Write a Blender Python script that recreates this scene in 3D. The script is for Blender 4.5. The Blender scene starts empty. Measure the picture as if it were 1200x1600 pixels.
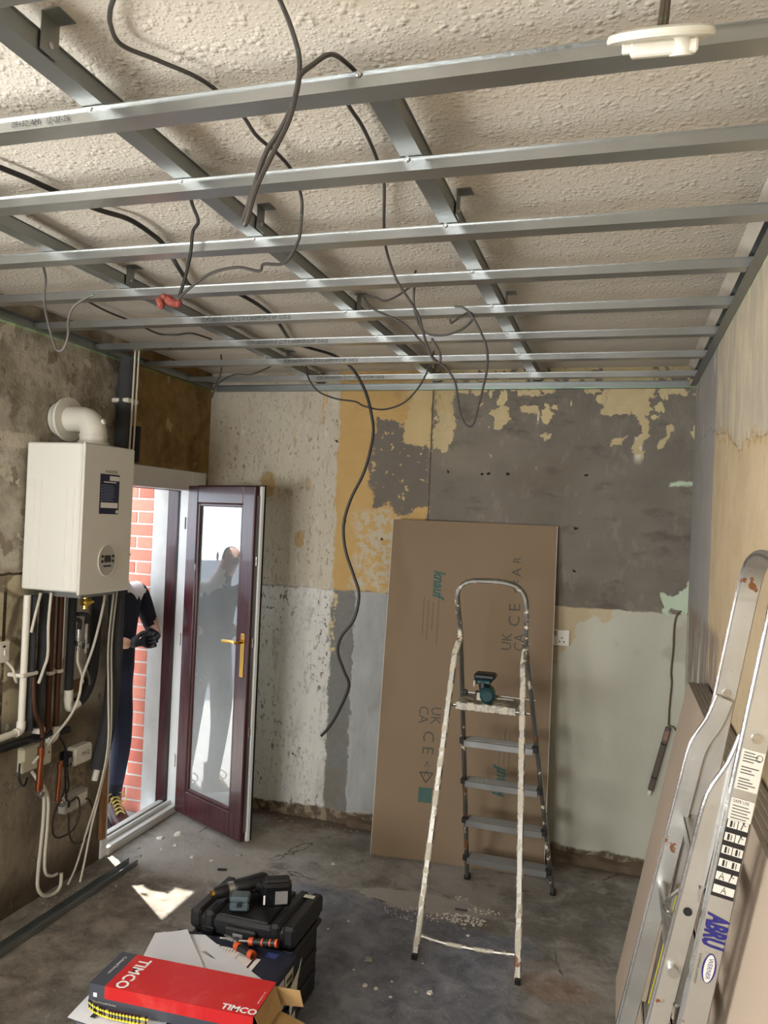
import bpy, bmesh, math, random
from mathutils import Vector, Matrix, Euler
SC = bpy.context.scene
COL = SC.collection
random.seed(7)
V3 = Vector

# ---------------------------------------------------------------- camera
cam_d = bpy.data.cameras.new('camera'); cam = bpy.data.objects.new('camera', cam_d); COL.objects.link(cam)
cam_d.sensor_fit = 'VERTICAL'; cam_d.sensor_height = 36.0; cam_d.lens = 1210.57 / 1600 * 36.0
cam_d.clip_start = 0.02
_r = V3((0.95595, 0.29047, 0.04228)); _d = V3((0.03790, 0.02070, -0.99907)); _f = V3((-0.29107, 0.95666, 0.00878))
_m = Matrix((( _r.x, -_d.x, -_f.x), (_r.y, -_d.y, -_f.y), (_r.z, -_d.z, -_f.z))).to_4x4()
_m.translation = V3((2.4203, -4.2225, 1.7562))
cam.matrix_world = _m
SC.camera = cam

# ---------------------------------------------------------------- light
SC.cycles.max_bounces = 6; SC.cycles.diffuse_bounces = 4; SC.cycles.glossy_bounces = 3; SC.cycles.transmission_bounces = 4; SC.cycles.transparent_max_bounces = 6
SC.cycles.use_adaptive_sampling = True; SC.cycles.adaptive_threshold = 0.02; SC.cycles.use_denoising = True
SC.cycles.caustics_reflective = False; SC.cycles.caustics_refractive = False
SC.view_settings.view_transform = 'Standard'; SC.view_settings.look = 'None'
SC.view_settings.gamma = 1.0; SC.view_settings.use_curve_mapping = False
SC.view_settings.exposure = -0.02
world = bpy.data.worlds.new('sky'); SC.world = world; world.use_nodes = True
wn = world.node_tree.nodes; wn.clear()
wo = wn.new('ShaderNodeOutputWorld'); wb = wn.new('ShaderNodeBackground')
wb.inputs['Color'].default_value = (0.80, 0.90, 1.0, 1); wb.inputs['Strength'].default_value = 5.8
world.node_tree.links.new(wb.outputs[0], wo.inputs[0])

def add_light(name, kind, loc, energy, color=(1, 1, 1), direction=None, size=None, size_y=None, angle=None):
    d = bpy.data.lights.new(name, kind); d.energy = energy; d.color = color
    o = bpy.data.objects.new(name, d); COL.objects.link(o); o.location = loc
    if direction is not None:
        o.rotation_euler = V3(direction).to_track_quat('-Z', 'Y').to_euler()
    if kind == 'AREA':
        d.shape = 'RECTANGLE'; d.size = size; d.size_y = size_y
    if angle is not None: d.angle = angle
    return o
SUN_DIR = V3((0.9, -0.643, -2.05))
add_light('sun', 'SUN', (-4, 3, 6), 18.0, (1.0, 0.95, 0.86), SUN_DIR, angle=math.radians(0.6))
# daylight entering by the glazed opening behind the camera and through the open door
add_light('window_daylight', 'AREA', (0.95, -6.38, 1.38), 95.0, (1.0, 0.985, 0.955), (0.02, 1, 0.55), 1.2, 0.9)

pt_ = add_light('door_sky_portal', 'AREA', (-.27, -.55, .95), 1.0, (1, 1, 1), (1, 0, 0), .8, 2.1)
pt_.data.cycles.is_portal = True
# daylight by the side window in the left wall, level with the camera
add_light('side_window_daylight', 'AREA', (.03, -3.95, 1.50), 60.0, (1.0, 0.985, 0.955), (1, .45, .25), .95, 1.0)
# levelling laser on the ceiling line: a flat fan of green light
lz = add_light('laser_level', 'POINT', (1.55, -3.6, 2.492), 130.0, (.05, 1.0, .25)); lz.data.shadow_soft_size = 0.0; lz.data.use_nodes = True
_nt = lz.data.node_tree; _em = [n for n in _nt.nodes if n.type == 'EMISSION'][0]
_ge = _nt.nodes.new('ShaderNodeNewGeometry'); _sp = _nt.nodes.new('ShaderNodeSeparateXYZ'); _ab = _nt.nodes.new('ShaderNodeMath'); _ab.operation = 'ABSOLUTE'
_lt = _nt.nodes.new('ShaderNodeMath'); _lt.operation = 'LESS_THAN'; _lt.inputs[1].default_value = .0011
_nt.links.new(_ge.outputs['Incoming'], _sp.inputs[0]); _nt.links.new(_sp.outputs[2], _ab.inputs[0]); _nt.links.new(_ab.outputs[0], _lt.inputs[0]); _nt.links.new(_lt.outputs[0], _em.inputs['Strength'])

# ---------------------------------------------------------------- colour and node helpers
def c(r, g, b):
    f = lambda v: ((v / 255 + 0.055) / 1.055) ** 2.4 if v > 10.3 else v / 255 / 12.92
    return (f(r), f(g), f(b), 1.0)

class S:
    """a float socket with arithmetic"""
    def __init__(s, g, k): s.g = g; s.k = k
    def __add__(s, o): return s.g.m('ADD', s, o)
    __radd__ = __add__
    def __sub__(s, o): return s.g.m('SUBTRACT', s, o)
    def __rsub__(s, o): return s.g.m('SUBTRACT', o, s)
    def __mul__(s, o): return s.g.m('MULTIPLY', s, o)
    __rmul__ = __mul__
    def mn(s, o): return s.g.m('MINIMUM', s, o)
    def mx(s, o): return s.g.m('MAXIMUM', s, o)
    def ab(s): return s.g.m('ABSOLUTE', s)
    def st(s, lo, hi):
        n = s.g.nt.nodes.new('ShaderNodeMapRange'); n.interpolation_type = 'SMOOTHSTEP'
        s.g.put(n.inputs[0], s)
        if lo < hi: n.inputs[1].default_value = lo; n.inputs[2].default_value = hi
        else:
            n.inputs[1].default_value = hi; n.inputs[2].default_value = lo
            n.inputs[3].default_value = 1; n.inputs[4].default_value = 0
        return S(s.g, n.outputs[0])

class G:
    """small builder for one procedural material"""
    def __init__(s, name):
        s.mat = bpy.data.materials.new(name); s.mat.use_nodes = True; s.nt = s.mat.node_tree; s.nt.nodes.clear()
        s.out = s.nt.nodes.new('ShaderNodeOutputMaterial'); s.b = s.nt.nodes.new('ShaderNodeBsdfPrincipled')
        s.nt.links.new(s.b.outputs[0], s.out.inputs[0])
        geo = s.nt.nodes.new('ShaderNodeNewGeometry'); s.P = geo.outputs['Position']
        sep = s.nt.nodes.new('ShaderNodeSeparateXYZ'); s.nt.links.new(s.P, sep.inputs[0])
        s.x, s.y, s.z = (S(s, sep.outputs[i]) for i in range(3))
    def put(s, inp, v):
        if isinstance(v, S): s.nt.links.new(v.k, inp)
        elif hasattr(v, 'is_linked') or isinstance(v, bpy.types.NodeSocket): s.nt.links.new(v, inp)
        else: inp.default_value = v
    def m(s, op, a, b=0.0):
        n = s.nt.nodes.new('ShaderNodeMath'); n.operation = op; s.put(n.inputs[0], a); s.put(n.inputs[1], b)
        return S(s, n.outputs[0])
    def vec(s, x, y, z):
        n = s.nt.nodes.new('ShaderNodeCombineXYZ')
        for i, v in enumerate((x, y, z)): s.put(n.inputs[i], v)
        return n.outputs[0]
    def noise(s, scale, detail=3, rough=.55, dist=0, st=(1, 1, 1), off=0.0):
        n = s.nt.nodes.new('ShaderNodeTexNoise'); n.inputs['Scale'].default_value = scale
        n.inputs['Detail'].default_value = detail; n.inputs['Roughness'].default_value = rough
        n.inputs['Distortion'].default_value = dist
        mp = s.nt.nodes.new('ShaderNodeMapping'); mp.inputs['Scale'].default_value = st
        mp.inputs['Location'].default_value = (off, off * .7, off * 1.3)
        s.nt.links.new(s.P, mp.inputs[0]); s.nt.links.new(mp.outputs[0], n.inputs['Vector'])
        return S(s, n.outputs[0])
    def voro(s, scale, feature='F1', st=(1, 1, 1), rnd=1.0):
        n = s.nt.nodes.new('ShaderNodeTexVoronoi'); n.feature = feature; n.inputs['Scale'].default_value = scale
        n.inputs['Randomness'].default_value = rnd
        mp = s.nt.nodes.new('ShaderNodeMapping'); mp.inputs['Scale'].default_value = st
        s.nt.links.new(s.P, mp.inputs[0]); s.nt.links.new(mp.outputs[0], n.inputs['Vector'])
        return S(s, n.outputs['Distance'])
    def mix(s, f, a, b):
        n = s.nt.nodes.new('ShaderNodeMix'); n.data_type = 'RGBA'
        s.put(n.inputs[0], f); s.put(n.inputs[6], a); s.put(n.inputs[7], b)
        return n.outputs[2]
    def rect(s, u, v, u0, u1, v0, v1, e=.006):
        return (u.st(u0 - e, u0 + e) * u.st(u1 + e, u1 - e)) * (v.st(v0 - e, v0 + e) * v.st(v1 + e, v1 - e))
    def spot(s, u, v, u0, v0, ru, rv, e=.3):
        d = (u - u0) * (1 / ru); q = (v - v0) * (1 / rv)
        return (d * d + q * q).st(1 + e, 1 - e)
    def done(s, color, rough=.8, metal=0.0, bump=None, dist=.002, strength=1.0, spec=None, **kw):
        s.put(s.b.inputs['Base Color'], color); s.put(s.b.inputs['Roughness'], rough); s.put(s.b.inputs['Metallic'], metal)
        if spec is not None: s.b.inputs['Specular IOR Level'].default_value = spec
        if bump is not None:
            n = s.nt.nodes.new('ShaderNodeBump'); n.inputs['Distance'].default_value = dist; n.inputs['Strength'].default_value = strength
            s.put(n.inputs['Height'], bump); s.nt.links.new(n.outputs[0], s.b.inputs['Normal'])
        for k, v in kw.items(): s.put(s.b.inputs[k.replace('_', ' ')], v)
        return s.mat

_plain = {}
def plain(name, col, rough=.6, metal=0.0, var=.12, scale=30, bump=0.0, spec=None, **kw):
    """procedural plain material with a little mottling"""
    if name in _plain: return _plain[name]
    g = G(name); n = g.noise(scale, 3)
    a = tuple(min(1, v * (1 + var)) for v in col[:3]) + (1,); b = tuple(v * (1 - var) for v in col[:3]) + (1,)
    _plain[name] = g.done(g.mix(n, b, a), rough, metal, bump=(g.noise(scale * 4, 2) if bump else None), dist=bump or .001, spec=spec, **kw)
    return _plain[name]

# ---------------------------------------------------------------- mesh helpers
def catmull(pts, n=6):
    P = [V3(p) for p in pts]
    if len(P) < 3: return P
    out = []
    for i in range(len(P) - 1):
        p0 = P[max(i - 1, 0)]; p1 = P[i]; p2 = P[i + 1]; p3 = P[min(i + 2, len(P) - 1)]
        for k in range(n):
            t = k / n
            out.append(0.5 * ((2 * p1) + (p2 - p0) * t + (2 * p0 - 5 * p1 + 4 * p2 - p3) * t * t + (3 * p1 - p0 - 3 * p2 + p3) * t ** 3))
    out.append(P[-1]); return out

class MB:
    def __init__(s, M=None): s.v = []; s.f = []; s.mi = []; s.M = M or Matrix(); s.cur = 0
    def add(s, vs, fs):
        o = len(s.v); s.v += [s.M @ V3(p) for p in vs]; s.f += [[i + o for i in f] for f in fs]; s.mi += [s.cur] * len(fs); return s
    def box(s, ctr, size, bev=0.0, R=None):
        hx, hy, hz = (k / 2 for k in size); ctr = V3(ctr); vs = []; fs = []
        sg = (-1, 1)
        if bev <= 0:
            vs = [(x * hx, y * hy, z * hz) for x in sg for y in sg for z in sg]
            fs = [(0, 1, 3, 2), (4, 6, 7, 5), (0, 4, 5, 1), (2, 3, 7, 6), (0, 2, 6, 4), (1, 5, 7, 3)]
        else:
            b = min(bev, hx * .98, hy * .98, hz * .98); ix = {}
            for x in sg:
                for y in sg:
                    for z in sg:
                        for a, p in enumerate(((x * hx, y * (hy - b), z * (hz - b)), (x * (hx - b), y * hy, z * (hz - b)), (x * (hx - b), y * (hy - b), z * hz))):
                            ix[x, y, z, a] = len(vs); vs.append(p)
            for x in sg: fs.append([ix[x, y, z, 0] for y, z in ((-1, -1), (1, -1), (1, 1), (-1, 1))])
            for y in sg: fs.append([ix[x, y, z, 1] for x, z in ((-1, -1), (1, -1), (1, 1), (-1, 1))])
            for z in sg: fs.append([ix[x, y, z, 2] for x, y in ((-1, -1), (1, -1), (1, 1), (-1, 1))])
            for x in sg:
                for y in sg: fs.append([ix[x, y, -1, 0], ix[x, y, 1, 0], ix[x, y, 1, 1], ix[x, y, -1, 1]])
                for z in sg: fs.append([ix[x, -1, z, 0], ix[x, 1, z, 0], ix[x, 1, z, 2], ix[x, -1, z, 2]])
            for y in sg:
                for z in sg: fs.append([ix[-1, y, z, 1], ix[1, y, z, 1], ix[1, y, z, 2], ix[-1, y, z, 2]])
            for x in sg:
                for y in sg:
                    for z in sg: fs.append([ix[x, y, z, 0], ix[x, y, z, 1], ix[x, y, z, 2]])
        vs = [ctr + (R @ V3(p) if R is not None else V3(p)) for p in vs]
        return s.add(vs, fs)
    def bx(s, x0, x1, y0, y1, z0, z1, bev=0.0):
        return s.box(((x0 + x1) / 2, (y0 + y1) / 2, (z0 + z1) / 2), (abs(x1 - x0), abs(y1 - y0), abs(z1 - z0)), bev)
    def sweep(s, prof, path, up=(0, 0, 1), cap=True, closed=False, scale=None):
        """sweep a closed 2-D profile (side, up) along a path"""
        P = [V3(p) for p in path]; n = len(prof); vs = []; fs = []; up = V3(up); last = None
        for i, p in enumerate(P):
            if closed: t = P[(i + 1) % len(P)] - P[i - 1]
            else: t = P[min(i + 1, len(P) - 1)] - P[max(i - 1, 0)]
            t.normalize()
            if last is None:
                side = t.cross(up)
                if side.length < 1e-3: side = t.cross(V3((1, 0, 0)) if abs(t.x) < .9 else V3((0, 1, 0)))
            else:
                side = last - t * last.dot(t)
                if side.length < 1e-4: side = t.cross(up)
            side.normalize(); last = side; u = side.cross(t); k = scale[i] if scale else 1
            vs += [p + side * a * k + u * b * k for a, b in prof]
        L = len(P)
        for i in range(L if closed else L - 1):
            j = (i + 1) % L
            for q in range(n): fs.append((i * n + q, i * n + (q + 1) % n, j * n + (q + 1) % n, j * n + q))
        if cap and not closed: fs.append(tuple(range(n))); fs.append(tuple(range((L - 1) * n, L * n)))
        return s.add(vs, fs)
    def tube(s, path, r, seg=10, smooth=0, cap=True, closed=False, scale=None, up=(0, 0, 1)):
        if smooth: path = catmull(path, smooth)
        pr = [(r * math.cos(2 * math.pi * k / seg), r * math.sin(2 * math.pi * k / seg)) for k in range(seg)]
        return s.sweep(pr, path, up=up, cap=cap, closed=closed, scale=scale)
    def cyl(s, p0, p1, r, seg=14, r1=None):
        return s.tube([p0, p1], r, seg, scale=[1, (r1 if r1 is not None else r) / r])
    def lathe(s, prof, seg=20):
        """profile of (radius, height) about local z"""
        vs = []; fs = []
        for r, h in prof: vs += [(r * math.cos(2 * math.pi * k / seg), r * math.sin(2 * math.pi * k / seg), h) for k in range(seg)]
        for i in range(len(prof) - 1):
            for k in range(seg): fs.append((i * seg + k, i * seg + (k + 1) % seg, (i + 1) * seg + (k + 1) % seg, (i + 1) * seg + k))
        fs.append(tuple(range(seg))); fs.append(tuple(range((len(prof) - 1) * seg, len(prof) * seg)))
        return s.add(vs, fs)
    def prism(s, poly, a, b):
        """polygon in local xy, from z = a to z = b"""
        n = len(poly); vs = [(x, y, a) for x, y in poly] + [(x, y, b) for x, y in poly]
        return s.add(vs, [tuple(range(n)), tuple(range(n, 2 * n))] + [(i, (i + 1) % n, n + (i + 1) % n, n + i) for i in range(n)])
    def build(s, name, mats, parent=None, smooth=35, label=None, cat=None, group=None, kind=None):
        me = bpy.data.meshes.new(name)
        lo = V3([min(p[i] for p in s.v) for i in range(3)]); hi = V3([max(p[i] for p in s.v) for i in range(3)])
        o0 = V3(((lo.x + hi.x) / 2, (lo.y + hi.y) / 2, lo.z))
        me.from_pydata([p - o0 for p in s.v], [], s.f)
        bm = bmesh.new(); bm.from_mesh(me); bmesh.ops.recalc_face_normals(bm, faces=bm.faces); bm.to_mesh(me); bm.free()
        if not isinstance(mats, (list, tuple)): mats = [mats]
        for q in mats: me.materials.append(q)
        if len(mats) > 1: me.polygons.foreach_set('material_index', s.mi)
        if smooth:
            me.polygons.foreach_set('use_smooth', [True] * len(me.polygons)); me.set_sharp_from_angle(angle=math.radians(smooth))
        return place(bpy.data.objects.new(name, me), o0, parent, label, cat, group, kind)

WORLD = {}
def place(o, loc, parent=None, label=None, cat=None, group=None, kind=None):
    COL.objects.link(o); loc = V3(loc); WORLD[o.name] = loc
    o.location = loc - (WORLD[parent.name] if parent else V3((0, 0, 0)))
    if parent: o.parent = parent
    if label: o['label'] = label
    if cat: o['category'] = cat
    if group: o['group'] = group
    if kind: o['kind'] = kind
    return o
def thing(name, loc, label, cat, group=None, kind=None):
    return place(bpy.data.objects.new(name, None), loc, None, label, cat, group, kind)
def copy_tree(o, delta, label=None):
    """a copy of a thing with copies of its parts and their sub-parts, moved by delta"""
    n = o.copy(); COL.objects.link(n); n.location = o.location + V3(delta); WORLD[n.name] = WORLD[o.name] + V3(delta)
    if label: n['label'] = label
    def kids(a, b):
        for ch in a.children:
            k = ch.copy(); COL.objects.link(k); k.parent = b; WORLD[k.name] = WORLD[ch.name] + V3(delta); kids(ch, k)
    kids(o, n); return n

def text(body, size, origin, right, up, mat, parent, name='print', off=.0006, align='LEFT', shear=0.0, bold=0.0, sx=1.0):
    """flat printed lettering as a mesh lying on a surface"""
    cu = bpy.data.curves.new(name, 'FONT'); cu.body = body; cu.size = size; cu.align_x = align; cu.align_y = 'CENTER'
    cu.shear = shear; cu.offset = bold; cu.resolution_u = 2; cu.fill_mode = 'FRONT'
    t = bpy.data.objects.new('tmp', cu); COL.objects.link(t)
    me = bpy.data.meshes.new_from_object(t.evaluated_get(bpy.context.evaluated_depsgraph_get()))
    bpy.data.objects.remove(t); bpy.data.curves.remove(cu)
    r = V3(right).normalized(); u = (V3(up) - r * V3(up).dot(r)).normalized(); n = r.cross(u); o = V3(origin) + n * off
    b = MB()
    b.add([o + r * (p.co.x * sx) + u * p.co.y for p in me.vertices], [list(q.vertices) for q in me.polygons])
    bpy.data.meshes.remove(me)
    return b.build(name, mat, parent, smooth=0)

def quad_on(name, origin, right, up, w, h, mat, parent, off=.0008, th=.0006):
    """thin printed label lying on a surface, origin at its centre"""
    r = V3(right).normalized(); u = (V3(up) - r * V3(up).dot(r)).normalized(); n = r.cross(u)
    Mx = Matrix((( r.x, u.x, n.x), (r.y, u.y, n.y), (r.z, u.z, n.z))).to_4x4(); Mx.translation = V3(origin) + n * off
    return MB(Mx).box((0, 0, 0), (w, h, th)).build(name, mat, parent, smooth=0)

def frame(o, x, y, z=None):
    """matrix from an origin and two (or three) axis directions"""
    x = V3(x).normalized(); y = V3(y); y = (y - x * y.dot(x)).normalized(); z = x.cross(y)
    Mx = Matrix(((x.x, y.x, z.x), (x.y, y.y, z.y), (x.z, y.z, z.z))).to_4x4(); Mx.translation = V3(o); return Mx
ORD = ['first', 'second', 'third', 'fourth', 'fifth', 'sixth', 'seventh', 'eighth', 'ninth', 'tenth']
W = 2.7686      # room width
HF = 2.5        # underside of the metal ceiling grid
HC = 2.60       # old textured ceiling
YF = -6.40      # wall behind the camera
# ================================================================ SURFACE MATERIALS
def mat_back():
    g = G('peeling_plaster_back'); A = .42
    n1 = g.noise(5, 6, .62); n2 = g.noise(5, 6, .62, off=7.3); n3 = g.noise(22, 5, .6); big = g.noise(2.2, 4)
    u = g.x + (n1 - .5) * A; v = g.z + (n2 - .5) * A
    us = g.x + (n1 - .5) * .07 + (g.noise(28, 4, .65, off=15) - .5) * .05; vs = g.z + (n2 - .5) * .07
    fine = g.noise(60, 3, .6, st=(1.6, 1, .6)); speck = g.noise(38, 4, .65, st=(1.5, 1, .7), off=3)
    streak = g.noise(9, 5, .6, st=(3.5, 1, .5), off=5)
    white = g.mix(big, c(212, 206, 190), c(186, 178, 160))
    scuff = g.noise(10, 7, .72, .3, st=(1.9, 1, .55), off=41); white = g.mix(scuff.st(.53, .66) * .6, white, c(166, 154, 131)); white = g.mix(scuff.st(.44, .30) * .7, white, c(226, 222, 211))
    white = g.mix(g.spot(us, vs, .40, 1.93, .05, .08, .1).mx(g.spot(us, vs, .62, 1.62, .03, .05, .1)), white, c(186, 160, 118))
    wmask = us.st(.86, .83); white = g.mix(speck.st(.60, .66) * g.noise(3, 3, off=8).st(.40, .62) * .8, white, c(150, 132, 105))
    white = g.mix(streak.st(.645, .67) * g.x.st(.38, .55), white, c(201, 168, 118))
    low = g.mix(g.noise(6, 5, .6, st=(2, 1, .7)), c(206, 206, 202), c(234, 233, 228))
    low = g.mix(g.noise(34, 4, .62, st=(1.3, 1, .8), off=9).st(.57, .63) * g.noise(3, 3, off=2).st(.42, .6), low, c(120, 118, 114))
    col = g.mix(us.st(.85, .83) * 1.0, g.mix(g.noise(8, 4, .6), c(190, 154, 96), c(206, 176, 122)), white)
    # chalky white remains on the ochre field
    col = g.mix(g.rect(u, v, .96, 1.3, 1.36, 1.80, .05) * n3.st(.44, .56), col, c(196, 188, 168))
    # torn grey patch and the cream paper beside it
    blob = g.rect(u, v, 1.05, 1.42, 1.83, 2.32, .01)
    col = g.mix(blob, col, g.mix(n3.st(.60, .63), c(118, 111, 103), c(196, 174, 128)))
    cream = g.rect(u, v, 1.24, 1.40, 2.16, 2.55, .01)
    col = g.mix(cream, col, c(204, 182, 136))
    # cement render on the right, with cream flakes left near the top
    rend = g.mix(g.noise(3.2, 5, .6), c(98, 93, 86), c(140, 133, 122))
    rend = g.mix(g.noise(1.7, 3, off=4, st=(1, 1, 1.8)).st(.5, .75) * .6, rend, c(143, 136, 122))
    flake = g.noise(7, 4, .5, .2, off=11, st=(1.3, 1, .9)) + (g.z - 2.3) * .34
    rend = g.mix(g.noise(14, 5, .7, st=(1, 1, .5), off=17).st(.52, .7) * .35, rend, c(160, 152, 138))
    rend = g.mix(g.noise(4.5, 4, .6, st=(1, 1, 2.2), off=23).st(.55, .72) * .5, rend, c(80, 75, 70))
    rend = g.mix(flake.st(.625, .635), rend, c(206, 190, 148))
    vein = (g.x - 1.98).ab().st(.006, .002).mx((g.x - 2.50).ab().st(.03, .006) * (g.z.st(2.08, 2.14)))
    rend = g.mix(vein * g.noise(13, 3, off=2).st(.5, .56) * g.z.st(2.0, 2.15), rend, c(222, 214, 194))
    col = g.mix((g.x + (n1 - .5) * .16 + (n3 - .5) * .06).st(1.385, 1.40), col, rend)
    col = g.mix(g.rect(u, v, 1.40, 1.475, 1.6, 2.55, .02) * flake.st(.50, .52), col, c(196, 176, 132))
    # larger torn pieces of cream paper under the track
    tu = g.x + (n1 - .5) * .26 + (n3 - .5) * .05; tv = g.z + (n2 - .5) * .26 + (n3 - .5) * .05
    torn = g.rect(tu, tv, 2.30, 2.56, 2.36, 2.7, .004).mx(g.rect(tu, tv, 2.49, 2.535, 2.12, 2.5, .004)).mx(g.rect(tu, tv, 1.74, 1.80, 2.28, 2.40, .004)).mx(g.rect(tu, tv, 1.88, 1.98, 2.32, 2.39, .004)).mx(g.rect(tu, tv, 1.40, 1.50, 2.14, 2.36, .004)).mx(g.rect(tu, tv, 2.60, 2.63, 2.16, 2.27, .004)).mx(g.rect(tu, tv, 2.36, 2.42, 2.16, 2.24, .004)).mx(g.rect(tu, tv, 1.36, 2.8, 2.475, 2.7, .004) * n3.st(.45, .5)).mx(g.rect(tu, tv, 1.99, 2.05, 2.24, 2.27, .004))
    col = g.mix(torn, col, g.mix(n3, c(186, 168, 128), c(212, 196, 156)))
    col = g.mix(((g.x - 1.395).ab().st(.005, .002)) * g.z.st(1.3, 1.4), col, c(84, 78, 70))
    # lower band
    low = g.mix(scuff.st(.55, .66) * .55, low, c(158, 156, 150))
    lo = low
    lo = g.mix(g.rect(us, vs, .845, .985, -.5, 1.6, .008), lo, g.mix(n3, c(112, 113, 110), c(140, 141, 137)))
    lo = g.mix(us.st(.975, .995), lo, g.mix(g.noise(7, 6, .65, st=(1.8, 1, .6)), c(140, 143, 144), c(196, 199, 198)))
    lo = g.mix(g.rect(us, vs, .84, .868, .98, 1.32, .006) * n3.st(.46, .52), lo, c(212, 192, 148))
    green = g.mix(g.noise(2.5, 4), c(208, 207, 192), c(186, 185, 170))
    paper = g.mix(fine, c(184, 168, 138), c(200, 186, 156))
    diag = (v - 1.10) - (u - 2.15) * .80
    lo = g.mix(us.st(1.7, 1.72), lo, g.mix(diag.st(-.005, .005), green, paper))
    edge = g.z + (g.noise(8, 5, .6, off=1) - .5) * .035
    hl = edge - 1.335
    col = g.mix(hl.st(.006, -.006), col, lo)
    col = g.mix(hl.ab().st(.006, .002) * g.noise(6, 3, off=5).st(.45, .55) * .6, col, c(84, 76, 66))
    mint = g.rect(u, v, 2.67, 2.80, 1.33, 1.46, .006).mx(g.rect(us, vs, 2.66, 2.78, 1.985, 2.005, .006))
    col = g.mix(mint, col, c(198, 214, 190))
    col = g.mix(g.noise(3, 4, off=6).st(.62, .7) * .25, col, c(120, 105, 84))
    # drilled holes
    for hx, hz in ((1.50, 2.03), (1.69, 2.03), (1.72, 2.03), (1.83, 2.03), (2.24, 2.03), (2.20, 1.52), (.90, 1.74), (1.22, 1.72), (1.14, 1.64), (.83, 2.2), (2.2, 1.75)):
        col = g.mix(g.spot(us, vs, hx, hz, .008, .008), col, c(40, 36, 32))
    # grimy foot of the wall
    foot = (g.z + (n2 - .5) * .09).st(.075, .06)
    col = g.mix(foot, col, g.mix(n3.st(.45, .58), c(100, 88, 74), c(150, 137, 116)))
    h = n3 * .6 + fine * .35 + speck.st(.6, .66) * g.x.st(.86, .83) * -.6 + flake.st(.625, .635) * .5
    return g.done(col, .92, bump=h, dist=.004, spec=.25)

def mat_left():
    g = G('stained_plaster_left'); n1 = g.noise(4, 6, .62); n2 = g.noise(9, 6, .6, off=3); n3 = g.noise(28, 5, .6); n4 = g.noise(2.2, 5, .6, off=8)
    col = g.mix(n1.st(.36, .64), c(146, 138, 122), c(192, 186, 172))
    col = g.mix(n2.st(.56, .62) * .8, col, c(128, 115, 96))
    col = g.mix(g.noise(5, 5, .6, off=12).st(.60, .61), col, c(196, 188, 170))
    col = g.mix(g.noise(3, 6, .68, off=27).st(.50, .66) * .75, col, c(104, 95, 80))
    col = g.mix(g.noise(16, 5, .7, off=33).st(.58, .68) * .5, col, c(206, 200, 186))
    v = g.z + (n2 - .5) * .10; u = g.y + (n1 - .5) * .12
    col = g.mix(v.st(.86, .74) * .85, col, g.mix(n4.st(.35, .65), c(98, 88, 74), c(154, 143, 125)))
    col = g.mix(g.rect(u, v, -1.30, -1.0, .2, .62, .05) * n3.st(.4, .6) * .6, col, c(176, 160, 134))
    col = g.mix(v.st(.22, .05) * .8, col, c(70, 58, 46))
    brown = g.mix(n1.st(.3, .7), c(104, 82, 50), c(160, 132, 88))
    brown = g.mix(g.noise(6, 3, off=21, st=(1, 1, .6)).st(.64, .68), brown, c(176, 160, 126))
    brown = g.mix(g.noise(11, 3, off=31).st(.68, .70), brown, c(48, 38, 28))
    col = g.mix((u.st(-.94, -.86)) * (v.st(1.95, 2.0)), col, brown)
    # stone and mortar uncovered beside and below the boiler
    st = g.voro(3.4, 'DISTANCE_TO_EDGE', (1, .8, 1.7)) + (n2 - .5) * .12
    stone = g.mix(st.st(.02, .08), c(138, 126, 106), g.mix(n1, c(178, 166, 138), c(206, 196, 168)))
    col = g.mix(u.st(-1.44, -1.5) * v.st(1.50, 1.45) * v.st(.8, .9), col, stone)
    col = g.mix((g.z - 1.46 + (n2 - .5) * .02).ab().st(.008, .003) * u.st(-1.4, -1.45), col, c(70, 62, 52))
    band = (g.z - 2.02 + (n2 - .5) * .03).ab().st(.035, .025) * u.st(-1.45, -1.5)
    col = g.mix(band * .8, col, c(206, 198, 180))
    col = g.mix((g.y + 1.60).ab().st(.012, .006) * v.st(1.44, 1.4) * n2.st(.3, .5), col, c(66, 58, 48))
    h = n2 * .9 + n3 * .5 + g.noise(5, 5, .6, off=12).st(.60, .61) * .8
    return g.done(col, .93, bump=h, dist=.010, spec=.2)

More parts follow.
